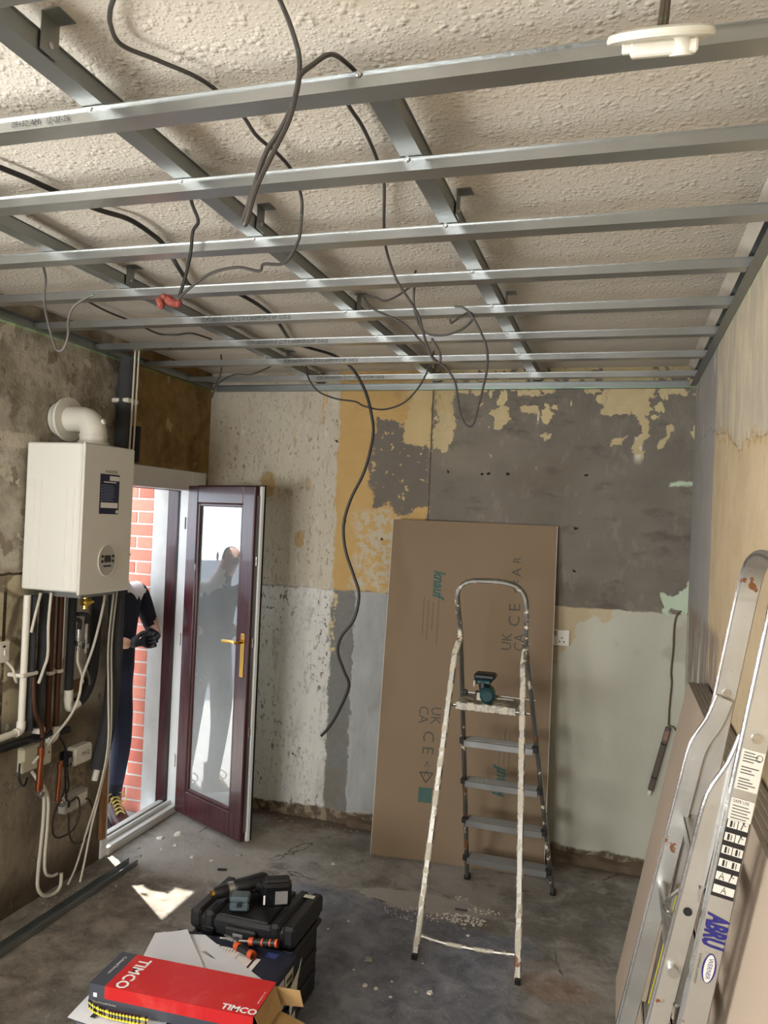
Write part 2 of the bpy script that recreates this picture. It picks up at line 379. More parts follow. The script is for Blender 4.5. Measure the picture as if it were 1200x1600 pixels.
def mat_right():
    g = G('stripped_plaster_right'); n1 = g.noise(4, 6, .6); n2 = g.noise(10, 5, .6, off=4); n3 = g.noise(30, 4, .6)
    streak = g.noise(7, 5, .6, st=(1, 3.4, .42)); str2 = g.noise(10, 4, .6, st=(1, 3.5, .4), off=6)
    col = g.mix(n1.st(.3, .7), c(196, 173, 138), c(212, 192, 158))
    col = g.mix(streak.st(.66, .69), col, c(228, 214, 188))
    col = g.mix(str2.st(.71, .735), col, c(146, 120, 86))
    # plaster skim above a broken wavy edge
    wave = g.z - 2.02 - (n1 - .5) * .16 - (g.y + 1.4).st(-.5, .9) * .16
    up = g.mix(g.noise(6, 5, .6, st=(1, 2.0, .7), off=2).st(.2, .8), c(176, 167, 152), c(218, 204, 176))
    col = g.mix(wave.st(-.004, .006), col, up)
    col = g.mix(wave.ab().st(.035, .01) * n3.st(.48, .58), col, c(186, 158, 112))
    # cement corner strip
    cor = g.y + (n2 - .5) * .07
    gs = g.mix(n1, c(150, 146, 142), c(178, 174, 169))
    gs = g.mix(g.noise(8, 4, .6, st=(1, 3, .5), off=9).st(.62, .66) * (g.z.st(1.95, 2.15)).mx(g.z.st(1.4, 1.2)), gs, c(208, 202, 186))
    mint = (g.z + (n1 - .5) * .2).st(1.40, 1.34) * (g.y + (n2 - .5) * .2).st(-.72, -.62)
    gs = g.mix(mint, gs, g.mix(n1, c(194, 204, 186), c(210, 214, 200)))
    col = g.mix(cor.st(-.93, -.90), col, gs)
    lowg = (g.z + (n2 - .5) * .1).st(1.42, 1.36) * (g.y + (n1 - .5) * .1).st(-1.55, -1.45)
    col = g.mix(lowg * streak.st(.40, .5), col, c(150, 136, 124))
    h = n2 * .6 + n3 * .4 + streak.st(.66, .69) * .5 + wave.st(-.004, .006) * 1.2
    return g.done(col, .93, bump=h, dist=.005, spec=.2)

def mat_ceiling():
    g = G('stippled_textured_ceiling'); a = g.voro(58); b = g.voro(120); k = g.noise(20, 2, .5); big = g.noise(1.3, 3)
    col = g.mix(big, c(218, 211, 197), c(229, 222, 209))
    h = a.st(.60, .05) * k.st(.35, .65) * 1.0 + b.st(.55, .05) * .35
    return g.done(col, .62, bump=h, dist=.0032, strength=.8, spec=.4)

def mat_floor():
    g = G('worn_concrete_floor'); n1 = g.noise(1.6, 6, .62, .3); n2 = g.noise(5, 6, .62, off=3); n3 = g.noise(26, 5, .6); n4 = g.noise(110, 2)
    col = g.mix(n1.st(.36, .64), c(116, 111, 104), c(156, 151, 144))
    col = g.mix(n2.st(.50, .66) * .6, col, c(88, 80, 72))
    n5 = g.noise(9, 8, .7, .4, off=14); col = g.mix(n5.st(.50, .66) * .55, col, c(176, 171, 163)); col = g.mix(n5.st(.46, .32) * .5, col, c(80, 75, 69))
    # bluish paint left over on the middle of the floor, brown screed by the door wall
    blue = (g.x + (n2 - .5) * .3 + (n1 - .5) * .5).st(.98, 1.06) * (g.y + (n2 - .5) * .22 + (g.x - 1.3) * .16).st(-.74, -.80)
    blue = blue * (g.x + (n1 - .5) * .6).st(2.25, 2.05)
    col = g.mix(blue * .85, col, g.mix(n5.st(.3, .7), c(84, 88, 100), c(134, 137, 146)))
    brown = (g.x + (n2 - .5) * .5).st(.72, .45) * (g.y + (n2 - .5) * .3).st(-.85, -1.0)
    col = g.mix(brown * .7, col, g.mix(n5.st(.3, .7), c(88, 79, 68), c(148, 138, 123)))
    pale = g.rect(g.x + (n2 - .5) * .3, g.y + (n1 - .5) * .4, .1, .85, -.95, -.3, .05)
    col = g.mix(pale * .7, col, g.mix(n2, c(176, 170, 160), c(150, 142, 132)))
    patch = g.spot(g.x + (n2 - .5) * .1, g.y + (n2 - .5) * .06, 1.62, -.72, .30, .085, .1)
    col = g.mix(patch * .8, col, c(166, 160, 152))
    rust = g.spot(g.x + (n2 - .5) * .2, g.y + (n2 - .5) * .1, .72, -.16, .16, .05, .5).mx(g.spot(g.x + (n2 - .5) * .2, g.y + (n2 - .5) * .1, 2.25, -1.18, .16, .09, .6))
    col = g.mix(rust * .35, col, c(132, 92, 60))
    wet = (g.y + (n2 - .5) * .16).st(-.16, -.05)
    col = g.mix(wet * .8, col, c(92, 76, 62))
    crack = g.voro(.7, 'DISTANCE_TO_EDGE') + (n2 - .5) * .09
    cr = crack.ab().st(.004, .001) * n1.st(.47, .55) * .8
    col = g.mix(cr, col, c(58, 52, 46))
    col = g.mix(n4.st(.70, .74) * .8, col, c(196, 190, 180))
    h = n2 * .7 + n3 * .45 + n5 * .9
    return g.done(col, g.m('ADD', n2 * .25, .55), bump=h, dist=.006, spec=.35)

def mat_metal(name, base, rough=.36, wear=0.0, paint=None, paint_lo=.56, rust=False, metal=.92):
    g = G(name); n = g.noise(7, 4, .6); f = g.noise(55, 3)
    col = g.mix(n, tuple(v * .82 for v in base[:3]) + (1,), base); mt = metal; rg = g.m('ADD', n * .18, rough - .08)
    if paint:
        k = g.noise(26, 5, .65, off=3).st(paint_lo, paint_lo + .05)
        col = g.mix(k, col, paint); mt = (1 - k) * metal; rg = k.mx(rg) * 1.0
        rg = rg.mn(.75)
    if rust:
        r = g.noise(13, 4, .6, off=9).st(.645, .67); col = g.mix(r, col, c(120, 74, 36)); mt = (1 - r) * mt
    return g.done(col, rg, mt, bump=f, dist=.0006)

M_BACK = mat_back(); M_LEFT = mat_left(); M_RIGHT = mat_right(); M_CEIL = mat_ceiling(); M_FLOOR = mat_floor()
GALV = mat_metal('galvanised_steel', c(184, 187, 186), .30)
GALV_D = mat_metal('dull_galvanised_steel', c(158, 162, 161), .40)
ALU = mat_metal('brushed_aluminium', c(196, 197, 194), .34)
ALU_R = mat_metal('scuffed_aluminium', c(212, 212, 208), .38, rust=True)
ALU_P = mat_metal('paint_spattered_aluminium', c(150, 148, 142), .38, paint=c(222, 214, 194), paint_lo=.57, rust=True)
ALU_PW = mat_metal('cream_painted_aluminium', c(146, 143, 136), .4, paint=c(196, 189, 171), paint_lo=.47, rust=True)
ALU_T = mat_metal('dull_tread_aluminium', c(150, 150, 148), .42)
CHROME = mat_metal('bright_steel', c(205, 205, 205), .2)
COPPER = mat_metal('copper_pipe', c(186, 112, 78), .28)
COPPER_D = mat_metal('tarnished_copper', c(92, 62, 46), .55, metal=.6)
BRASS = mat_metal('polished_brass', c(214, 168, 82), .22)
UPVC = plain('white_upvc', c(226, 226, 226), .35, var=.03)
def mat_rosewood():
    g = G('rosewood_foil'); gr = g.noise(14, 4, .6, st=(6, 6, .35))
    return g.done(g.mix(gr.st(.3, .7), c(46, 19, 25), c(80, 38, 43)), .32, spec=.5, Coat_Weight=.25)
ROSE = mat_rosewood()
GASKET = plain('black_rubber_gasket', c(22, 22, 23), .6)
WHITE_P = plain('white_plastic', c(228, 225, 214), .4, var=.04)
ENAMEL = plain('white_enamel', c(228, 227, 220), .28, var=.02, scale=4)
CAB_BLK = plain('black_cable_sheath', c(34, 32, 32), .5, var=.1)
CAB_GRY = plain('grey_cable_sheath', c(98, 94, 90), .5, var=.1)
CAB_DGR = plain('dark_grey_cable_sheath', c(62, 58, 55), .5, var=.1)
CAB_WHT = plain('white_cable_sheath', c(205, 200, 186), .5, var=.06)
FOAM = plain('grey_pipe_foam', c(58, 60, 63), .9, bump=.002)
FOAM_D = plain('dark_pipe_foam', c(40, 41, 44), .9, bump=.002)
INK = plain('grey_print_ink', c(46, 49, 51), .7, var=.2)
BLACK_P = plain('black_tool_plastic', c(22, 22, 25), .42, bump=.0008)
BLACK_G = plain('black_gloss_plastic', c(16, 16, 18), .25)
WHITE_INK = plain('white_ink', c(240, 238, 236), .6, var=.02)

# ================================================================ ROOM SHELL
def struct(name, b, m): return b.build(name, m, smooth=0, kind='structure')
struct('floor', MB().bx(-.0, W, YF, 0, -.12, 0), M_FLOOR)
struct('ceiling', MB().bx(-.24, W + .1, YF - .1, .12, HC, HC + .1), M_CEIL)
struct('wall_back', MB().bx(-.24, W + .1, 0, .12, -.12, HC), M_BACK)
struct('wall_right', MB().bx(W, W + .1, YF, 0, -.12, HC), M_RIGHT)
# left wall: inner leaf with the frame's opening, outer leaf of pale concrete with a narrower opening
b = MB()
b.bx(-.141, 0, YF, -4.5, -.12, HC).bx(-.141, 0, -4.5, -3.4, -.12, .95).bx(-.141, 0, -4.5, -3.4, 2.05, HC).bx(-.141, 0, -3.4, -.902, -.12, HC).bx(-.141, 0, -.04, 0, -.12, HC).bx(-.141, 0, -.902, -.04, 1.985, HC)
struct('wall_left', b, M_LEFT)
CONC = (lambda g: g.done(g.mix(g.noise(9, 5, .6), c(176, 174, 170), c(208, 206, 203)), .9, bump=g.noise(40, 3), dist=.002))(G('pale_concrete_reveal'))
b = MB()
b.bx(-.24, -.141, YF, -4.5, -.12, 3.4).bx(-.24, -.141, -4.5, -3.4, -.12, .95).bx(-.24, -.141, -4.5, -3.4, 2.05, 3.4).bx(-.24, -.141, -3.4, -.92, -.12, 3.4).bx(-.24, -.141, -.2, .12, -.12, 3.4).bx(-.24, -.141, -.92, -.2, 1.93, 3.4)
struct('wall_outer', b, CONC)
# wall behind the camera with its window opening
b = MB()
b.bx(-.24, W + .1, YF - .1, YF, -.12, .85).bx(-.24, W + .1, YF - .1, YF, 1.90, HC).bx(-.24, .30, YF - .1, YF, .85, 1.90).bx(1.60, W + .1, YF - .1, YF, .85, 1.90)
struct('wall_front', b, M_RIGHT)
b = MB()
b.bx(.30, .35, YF - .08, YF - .02, .85, 1.90).bx(1.55, 1.60, YF - .08, YF - .02, .85, 1.90).bx(.35, 1.55, YF - .08, YF - .02, .85, .90).bx(.35, 1.55, YF - .08, YF - .02, 1.85, 1.90).bx(.93, .97, YF - .08, YF - .02, .90, 1.85)
struct('window_1', b, UPVC)
b = MB()
b.bx(-.12, -.06, -4.5, -4.45, .95, 2.05).bx(-.12, -.06, -3.45, -3.4, .95, 2.05).bx(-.12, -.06, -4.45, -3.45, .95, 1.0).bx(-.12, -.06, -4.45, -3.45, 2.0, 2.05)
struct('window_2', b, UPVC)
# coving along the right wall, rough skirting fillet at the back wall
b = MB(); b.add([(W, 0, HC - .045), (W, YF, HC - .045), (W - .045, YF, HC), (W - .045, 0, HC), (W, 0, HC), (W, YF, HC)], [(0, 1, 2, 3), (0, 3, 4), (1, 5, 2)])
struct('trim_2', b, plain('cream_coving', c(214, 206, 190), .7))
random.seed(3)
b = MB()
x = 1.00
pts = []
while x < 2.70:
    pts.append((x, -.018 - random.random() * .02, .0)); x += .05
vs = []; fs = []
for i, (px_, py_, _) in enumerate(pts):
    hgt = .035 + random.random() * .02
    vs += [(px_, 0, 0), (px_, 0, hgt), (px_, py_, hgt * .75), (px_, py_ - .012, 0)]
for i in range(len(pts) - 1):
    for q in range(4): fs.append((i * 4 + q, i * 4 + (q + 1) % 4, i * 4 + 4 + (q + 1) % 4, i * 4 + 4 + q))
b.add(vs, fs)
struct('baseboard_back', b, plain('crumbled_plaster_edge', c(104, 88, 72), .95, var=.35, scale=18, bump=.004))

# ---------------------------------------------------------------- outside
GROUND = (lambda g: g.done(g.mix(g.noise(3, 5, .6), c(150, 148, 144), c(182, 180, 175)), .9, bump=g.noise(40, 4), dist=.003))(G('yard_concrete'))
struct('ground', MB().bx(-9, -.24, -8, 6, -.25, -.06), GROUND)
struct('wall_yard', MB().bx(-3.6, -3.45, -6, 4, -.06, 1.25), plain('grey_yard_render', c(138, 142, 150), .8))
wb_ = struct('wall_side', MB().bx(-.76, -.24, -.196, -.09, -.06, 2.62), plain('grey_mortar', c(204, 200, 194), .95, bump=.002))
BR = []
for i, cc in enumerate((c(205, 122, 102), c(212, 132, 112), c(196, 108, 90))):
    BR.append(plain('red_brick_%d' % i, cc, .85, var=.16, scale=24, bump=.002))
brick_cache = {}
random.seed(11)
def brick(x0, x1, z0):
    w = round(x1 - x0, 3); mi = random.randrange(3)
    if (w, mi) not in brick_cache:
        o = MB().box(((x0 + x1) / 2, -.1475, z0 + .0325), (w, .103, .065), .003).build('brick', BR[mi], wb_, smooth=0); brick_cache[w, mi] = o
        return
    o = bpy.data.objects.new('brick', brick_cache[w, mi].data)
    place(o, ((x0 + x1) / 2, -.1475 - random.random() * .002, z0), wb_)
for k in range(36):
    z0 = -.055 + k * .075; x = -.24 if k % 2 == 0 else -.24
    first = .215 if k % 2 == 0 else .1025
    while x > -.759:
        w = min(first, x + .76)
        if w > .03: brick(x - w, x, z0)
        x -= first + .01; first = .215

# ================================================================ DOOR
# frame: white inside, rosewood outside
fr = thing('trim_1', (0, -.45, 0), 'white and dark rosewood door frame in the stained left wall', 'door frame', kind='structure')
for nm, (y0, y1, z0, z1) in {'near_jamb': (-.902, -.857, 0, 1.985), 'far_jamb': (-.2, -.04, 0, 1.985), 'head': (-.857, -.2, 1.872, 1.985)}.items():
    b = MB(); b.bx(-.068, .012, y0, y1, z0, z1, .004); b.cur = 1; b.bx(-.141, -.0681, y0, y1, z0, z1, .003)
    p = b.build(nm.split('_')[-1] if nm != 'head' else 'frame_head', [UPVC, ROSE], fr)
    g_ = MB()
    if nm == 'far_jamb': g_.bx(-.074, -.062, y0 - .004, y0, z0 + .05, z1 - .115)
    elif nm == 'near_jamb': g_.bx(-.074, -.062, y1, y1 + .004, z0 + .05, z1 - .115)
    else: g_.bx(-.074, -.062, y0, y1, z0 - .004, z0)
    g_.build('gasket', GASKET, p)
b = MB(); b.bx(-.141, .02, -.857, -.2, 0, .032, .004); b.bx(-.055, -.035, -.857, -.2, .032, .055, .004); b.bx(-.12, -.085, -.857, -.2, .032, .045, .003); b.bx(-.005, .018, -.857, -.2, .03, .042, .003)
p = b.build('threshold', plain('weathered_white_upvc', c(205, 203, 198), .4, var=.1), fr)
MB().bx(-.078, -.062, -.857, -.2, .032, .040).build('gasket', GASKET, p)

# the open leaf: local x along the leaf from the hinge, local y away from the room side seen by the camera
hinge = V3((.032, -.272, .028)); free = V3((.583, -.528, .028)); L = (free - hinge).length; T = .066; Hh = 1.872
Md = frame(hinge, free - hinge, (.42, .906, 0))
dl = thing('door_1', hinge, 'open glazed door leaf with dark rosewood frame and brass lever handle', 'door', kind='structure')
st_w, top_w, bot_w = .098, .098, .135
def rosebar(nm, x0, x1, z0, z1):
    b = MB(Md); b.bx(x0, x1, 0, T * .56, z0, z1, .005); b.cur = 1; b.bx(x0, x1, T * .561, T, z0, z1, .004)
    return b.build(nm, [ROSE, UPVC], dl)
rosebar('stile', 0, st_w, 0, Hh); fs_ = rosebar('stile', L - st_w, L, 0, Hh)
rosebar('rail', st_w, L - st_w, Hh - top_w, Hh); rosebar('rail', st_w, L - st_w, 0, bot_w)
bd = MB(Md); x0, x1, z0, z1 = st_w, L - st_w, bot_w, Hh - top_w
for (a, b_, e, f_) in ((x0, x0 + .018, z0, z1), (x1 - .018, x1, z0, z1), (x0 + .018, x1 - .018, z0, z0 + .018), (x0 + .018, x1 - .018, z1 - .018, z1)):
    bd.bx(a, b_, .006, T * .5, e, f_, .004)
bd.build('glazing_bead', plain('rosewood_bead', c(70, 34, 36), .35), dl)
def mat_glass():
    g = G('dusty_door_glass'); nt = g.nt
    nt.nodes.remove(g.b)
    tr = nt.nodes.new('ShaderNodeBsdfTransparent'); tr.inputs[0].default_value = (.86, .89, .88, 1)
    gl = nt.nodes.new('ShaderNodeBsdfGlossy'); gl.inputs['Roughness'].default_value = .012; gl.inputs['Color'].default_value = (.95, .97, 1, 1)
    df = nt.nodes.new('ShaderNodeBsdfDiffuse'); df.inputs[0].default_value = c(205, 208, 208)
    lw = nt.nodes.new('ShaderNodeFresnel'); lw.inputs[0].default_value = 1.9
    m1 = nt.nodes.new('ShaderNodeMixShader'); m2 = nt.nodes.new('ShaderNodeMixShader')
    g.put(m1.inputs[0], g.m('ADD', S(g, lw.outputs[0]), .20)); nt.links.new(tr.outputs[0], m1.inputs[1]); nt.links.new(gl.outputs[0], m1.inputs[2])
    dust = g.noise(5, 5, .6, st=(1, 1, .6)) * .18 + (g.z + (g.noise(3, 3) - .5) * .5).st(1.5, .2) * .30 + .08
    g.put(m2.inputs[0], dust); nt.links.new(m1.outputs[0], m2.inputs[1]); nt.links.new(df.outputs[0], m2.inputs[2])
    nt.links.new(m2.outputs[0], g.out.inputs[0]); return g.mat
MB(Md).bx(x0 + .006, x1 - .006, T * .30, T * .36, z0 + .006, z1 - .006).build('pane', mat_glass(), dl, smooth=0)
# lock edge: white rebate, steel strip, black seals
MB(Md).bx(L, L + .004, T * .30, T * .52, .05, Hh - .05).build('lock_strip', GALV_D, dl)
MB(Md).bx(L, L + .006, T * .90, T + .006, 0, Hh + .004).build('seal', GASKET, dl)
MB(Md).bx(L, L + .012, T * .56, T * .88, .0, Hh, .003).build('edge_rebate', UPVC, dl)
MB(Md).bx(0, L + .006, T, T + .006, Hh, Hh + .006).build('seal', GASKET, dl)
for zz in (.55, 1.02, 1.45): MB(Md).bx(L + .003, L + .008, T * .33, T * .50, zz, zz + .05, .002).build('lock_keep', CHROME, dl)
for side, yo in ((-1, 0.0), (1, T)):
    hp = MB(Md).bx(L - .062, L - .030, yo - .004 if side < 0 else yo, yo if side < 0 else yo + .008, .86, 1.09, .004).build('handle_plate', BRASS, dl)
    yk = yo + side * .045
    MB(Md).tube([(L - .046, yo, 1.045), (L - .046, yk - side * .01, 1.045), (L - .056, yk, 1.045), (L - .10, yk, 1.045), (L - .165, yk, 1.040)], .009, 8, 4).build('lever', BRASS, hp)
for zz in (.25, .95, 1.62):
    MB(Md).cyl((-.012, -.004, zz), (-.012, -.004, zz + .07), .007, 10).build('hinge', UPVC, dl)
# ================================================================ METAL CEILING GRID
def u_section(w, h, t=.0016, lip=.006):
    """open channel profile, opening upward, lips turned outward"""
    a = w / 2
    return [(-a, 0), (a, 0), (a, h - t), (a + lip, h - t), (a + lip, h), (a - t, h), (a - t, t), (-a + t, t), (-a + t, h), (-a - lip, h), (-a - lip, h - t), (-a, h - t)]
CH_Y = [-.27, -.705, -1.105, -1.50, -1.882, -2.262, -2.64, -2.965, -3.335]
PR_X = [.725, 1.418, 1.968]
FULL = 'CE JM L3600 EN14195 A1 ZZ170 X 3600MM 09+52 AM  12-03-26'
SCREW = None
def screw_at(p, parent):
    global SCREW
    if SCREW is None:
        SCREW = MB(frame(p, (1, 0, 0), (0, 0, 1))).lathe([(.0001, .003), (.004, .0028), (.006, .001), (.006, 0), (.002, 0), (.002, -.01)], 8).build('screw', CHROME, parent)
    else: place(bpy.data.objects.new('screw', SCREW.data), V3(p) + (V3(WORLD['screw']) - SCREW_P), parent)
for i, y in enumerate(CH_Y):
    t = thing('ceiling_channel', (W / 2, y + .024, HF + .0015), 'galvanised ceiling channel across the room, %s one out from the back wall' % ORD[i], 'ceiling channel', 'cross channels of the metal ceiling grid')
    yy = y + .024
    MB().sweep(u_section(.048, .0265), [(.004, yy - .008, HF + .0015), (W - .004, yy + .006, HF + .0015)]).build('channel', GALV, t, smooth=0)
    for x in PR_X:
        s_p = V3((x - .01, y - .0005, HF + .0262))
        if i == 8: continue
        if SCREW is None: SCREW_P = s_p.copy()
        screw_at(s_p, t)
    if i in (0, 1, 2, 3):
        text(FULL, .0235, (.80, y - .0042, HF + .0135), (1, .005, 0), (0, 0, 1), INK, t, sx=.60)
    if i == 7:
        text('09+52 AM   12-03-26', .017, (1.225, y - .0042, HF + .0125), (1, .005, 0), (0, 0, 1), INK, t, sx=.93)
for i, x in enumerate(PR_X):
    MB().sweep(u_section(.046, .036, lip=.004), [(x, YF + .05 if i < 2 else -2.87, HF + .0295), (x, -.012, HF + .0295)]).build('primary_channel', GALV_D, None, smooth=0,
        label='long galvanised runner above the cross channels, %s one from the door wall' % ORD[i], cat='ceiling channel', group='runners of the metal ceiling grid')
# perimeter tracks
def track(name, p0, p1, inward, label):
    b = MB(); d = V3(inward); P0 = V3(p0); P1 = V3(p1)
    for a0, a1, z0, z1 in ((0, .0015, 0, .034), (0, .030, -.0015, 0), (0, .030, .034, .0355)):
        q = [P0 + d * a0, P1 + d * a0, P1 + d * a1, P0 + d * a1]
        b.add([v + V3((0, 0, z0)) for v in q] + [v + V3((0, 0, z1)) for v in q], [(0, 1, 2, 3), (4, 5, 6, 7), (0, 1, 5, 4), (1, 2, 6, 5), (2, 3, 7, 6), (3, 0, 4, 7)])
    return b.build(name, GALV_D, None, smooth=0, label=label, cat='wall track', group='perimeter tracks of the ceiling grid')
track('perimeter_track', (.0015, YF + .02, HF), (.0015, -.002, HF), (1, 0, 0), 'steel edge track running above the boiler and door wall')
track('perimeter_track', (W - .0015, YF + .02, HF), (W - .0015, -.002, HF), (-1, 0, 0), 'steel edge track running along the beige right wall')
track('perimeter_track', (.034, -.0015, HF - .012), (W - .034, -.0015, HF - .012), (0, -1, 0), 'steel edge track running along the top of the back wall')
# angle brackets holding the runners to the old ceiling
def bracket(x, y, side, label):
    t = thing('hanger_bracket', (x, y, HF + .03), label, 'bracket', 'hanger brackets of the ceiling grid')
    xe = x + side * .0265
    MB().bx(xe, xe + side * .0018, y - .022, y + .022, HF + .033, HC - .001).build('strap', GALV_D, t, smooth=0)
    MB().bx(xe, xe + side * .036, y - .022, y + .022, HC - .0028, HC - .001).build('foot', GALV_D, t, smooth=0)
    MB().cyl((xe + side * .0018, y, HF + .05), (xe + side * .005, y, HF + .05), .006, 8).build('screw', CHROME, t)
for x, y, s_, lb in ((1.418, -3.124, 1, 'steel angle bracket on the middle runner in front of the eighth channel'), (1.418, -2.30, 1, 'steel angle bracket on the middle runner beside the looped cables'),
                  (1.968, -2.29, 1, 'steel angle bracket on the runner nearest the right wall, by the sixth channel'), (.725, -1.905, 1, 'steel angle bracket on the runner nearest the door wall'),
                  (1.968, -1.40, 1, 'steel angle bracket on the runner nearest the right wall, by the fourth channel'), (1.418, -1.46, 1, 'steel angle bracket on the middle runner by the fourth channel'),
                  (.725, -.56, 1, 'steel angle bracket on the runner nearest the door wall, close to the back wall'), (1.418, -.18, 1, 'steel angle bracket on the middle runner at the back wall')):
    bracket(x, y, s_, lb)

# ---------------------------------------------------------------- loose cables
def cable(name, pts, r, mat, label, cat='cable', smooth=6, end=None):
    b = MB(); path = catmull(pts, smooth); b.tube(path, r, 8)
    if end is None: return b.build(name, mat, None, label=label, cat=cat, group='loose cables left above the room')
    t = thing(name, pts[-1], label, cat, 'loose cables left above the room'); b.build('sheath', mat, t)
    d = (V3(pts[-1]) - V3(pts[-2])).normalized(); e = V3(pts[-1]); sd = d.cross(V3((0, 1, 0))).normalized()
    for k in (-1, 0, 1):
        MB().tube([e - d * .002 + sd * k * .0016, e + d * .010 + sd * k * .003, e + d * .018 + sd * k * .005], .0012, 6).build('wire_core', end, t)
    return t
thick = [(0.913,-2.752,2.58),(0.930,-2.690,2.58),(0.951,-2.627,2.58),(0.967,-2.554,2.58),(1.002,-2.420,2.58),(1.047,-2.337,2.58),(1.047,-2.226,2.58),(1.025,-2.114,2.58),(0.931,-1.860,2.58),(0.884,-1.717,2.58),(0.985,-1.685,2.58),(1.023,-1.529,2.58),(0.999,-1.245,2.58),(0.897,-0.846,2.58),(0.925,-0.72,2.58),(0.98,-0.60,2.578),(1.03,-.56,2.560),(1.11,-0.55,2.499),(1.176,-0.550,2.395),(1.214,-0.550,2.282),(1.229,-0.550,2.171),(1.193,-0.550,1.994),(1.126,-0.550,1.848),(1.094,-0.550,1.718),(1.110,-0.550,1.589),(1.160,-0.550,1.464),(1.191,-0.550,1.370),(1.170,-0.550,1.247),(1.106,-0.550,1.155),(1.092,-0.550,1.074),(1.131,-0.550,0.981),(1.158,-0.550,0.913),(1.112,-0.550,0.787),(1.065,-0.550,0.701),(1.022,-0.550,0.648)]
cable('power_cable', [(.86, -3.1, 2.58)] + thick, .0075, CAB_BLK, 'thick black cable hanging in waves down in front of the ochre wall patch', end=CAB_WHT)
arc = [(1.66,-3.3,2.585),(1.627,-3.195,2.58),(1.581,-3.143,2.58),(1.555,-3.106,2.58),(1.540,-3.054,2.58),(1.580,-2.995,2.58),(1.627,-2.916,2.58),(1.641,-2.798,2.58),(1.631,-2.704,2.58),(1.641,-2.611,2.58),(1.641,-2.527,2.575),(1.645,-2.480,2.532),(1.642,-2.470,2.478),(1.622,-2.44,2.440),(1.56,-2.38,2.411),(1.461,-2.30,2.44),(1.443,-2.290,2.425),(1.383,-2.300,2.435),(1.302,-2.300,2.424),(1.231,-2.290,2.390),(1.192,-2.287,2.362)]
cable('lighting_cable', arc, .0042, CAB_DGR, 'grey cable arcing over the old ceiling and down to the red connector')
loop = [(1.87,-3.17,2.598),(1.871,-3.100,2.574),(1.891,-3.100,2.530),(1.907,-3.100,2.477),(1.903,-3.100,2.421),(1.881,-3.100,2.372),(1.855,-3.100,2.334),(1.835,-3.100,2.274),(1.823,-3.100,2.233),(1.825,-3.104,2.220),(1.832,-3.108,2.227),(1.846,-3.108,2.278),(1.876,-3.108,2.337),(1.898,-3.108,2.381),(1.908,-3.108,2.426),(1.912,-3.106,2.449),(1.920,-3.085,2.475),(1.930,-3.03,2.525),(1.936,-2.97,2.545),(1.94,-2.88,2.56),(1.92,-2.80,2.585)]
cable('lighting_cable', loop, .0042, CAB_DGR, 'grey cable hanging in a long narrow doubled loop below the eighth channel')
cable('lighting_cable', [(1.40,-2.66,2.585),(1.36,-2.54,2.575),(1.31,-2.43,2.565),(1.27,-2.33,2.560),(1.236,-2.30,2.545),(1.226,-2.29,2.493),(1.212,-2.287,2.429),(1.190,-2.285,2.362)], .005, CAB_BLK, 'short black cable dropping from the ceiling into the red connector')
mid = [(1.875,-2.843,2.58),(1.870,-2.773,2.58),(1.871,-2.695,2.58),(1.863,-2.596,2.58),(1.852,-2.512,2.58),(1.833,-2.409,2.58),(1.763,-2.179,2.578),(1.725,-2.03,2.560),(1.741,-1.97,2.489),(1.779,-1.960,2.430),(1.813,-1.960,2.380),(1.829,-1.960,2.332),(1.849,-1.960,2.274),(1.868,-1.960,2.240),(1.886,-1.960,2.232),(1.887,-1.965,2.258),(1.860,-1.965,2.303)]
cable('lighting_cable', mid, .0042, CAB_DGR, 'grey cable running beside the right-hand runner and hooking down below the fifth channel')
rl = [(1.74,-1.74,2.585),(1.69,-1.64,2.562),(1.608,-1.62,2.526),(1.565,-1.620,2.538),(1.521,-1.620,2.545),(1.554,-1.620,2.500),(1.664,-1.620,2.446),(1.737,-1.620,2.378),(1.785,-1.62,2.318),(1.832,-1.620,2.281),(1.864,-1.620,2.232),(1.875,-1.620,2.176),(1.888,-1.620,2.121),(1.910,-1.620,2.086),(1.932,-1.620,2.090),(1.945,-1.620,2.143),(1.962,-1.620,2.220),(1.972,-1.620,2.285),(1.967,-1.620,2.351),(1.938,-1.620,2.418),(1.910,-1.620,2.463),(1.882,-1.620,2.490),(1.850,-1.615,2.496)]
cable('lighting_cable', rl, .0040, CAB_DGR, 'grey cable hanging in a deep crooked loop below the fourth channel')
coil = [(1.70,-1.60,2.59),(1.692,-1.575,2.53),(1.701,-1.550,2.472),(1.734,-1.550,2.425),(1.793,-1.550,2.414),(1.850,-1.550,2.426),(1.888,-1.550,2.450),(1.905,-1.550,2.476),(1.886,-1.550,2.492),(1.841,-1.550,2.467),(1.826,-1.550,2.456),(1.820,-1.550,2.472)]
cable('lighting_cable', coil, .0040, CAB_DGR, 'grey cable coiled back on itself below the third and fourth channels')
cable('lighting_cable', [(.79,-.40,2.59),(.82,-.47,2.53),(0.85,-0.500,2.466),(0.908,-0.500,2.399),(1.005,-0.500,2.362),(1.113,-0.510,2.345),(1.169,-0.530,2.319),(1.265,-0.52,2.303),(1.364,-0.500,2.338),(1.434,-0.500,2.408),(1.470,-0.500,2.471),(1.50,-0.50,2.54),(1.51,-.5,2.595)], .0045, CAB_DGR, 'grey cable sagging like a swag in front of the ochre wall patch')
cable('lighting_cable', [(.50,-2.05,2.59),(0.46,-1.98,2.55),(0.430,-1.950,2.495),(0.445,-1.950,2.425),(0.475,-1.950,2.343),(0.496,-1.950,2.303),(0.523,-1.950,2.307),(0.540,-1.950,2.352),(0.539,-1.950,2.410),(0.559,-1.950,2.455),(0.611,-1.950,2.485),(0.637,-1.945,2.494)], .0045, CAB_GRY, 'pale grey cable dangling in a U near the boiler corner of the ceiling')
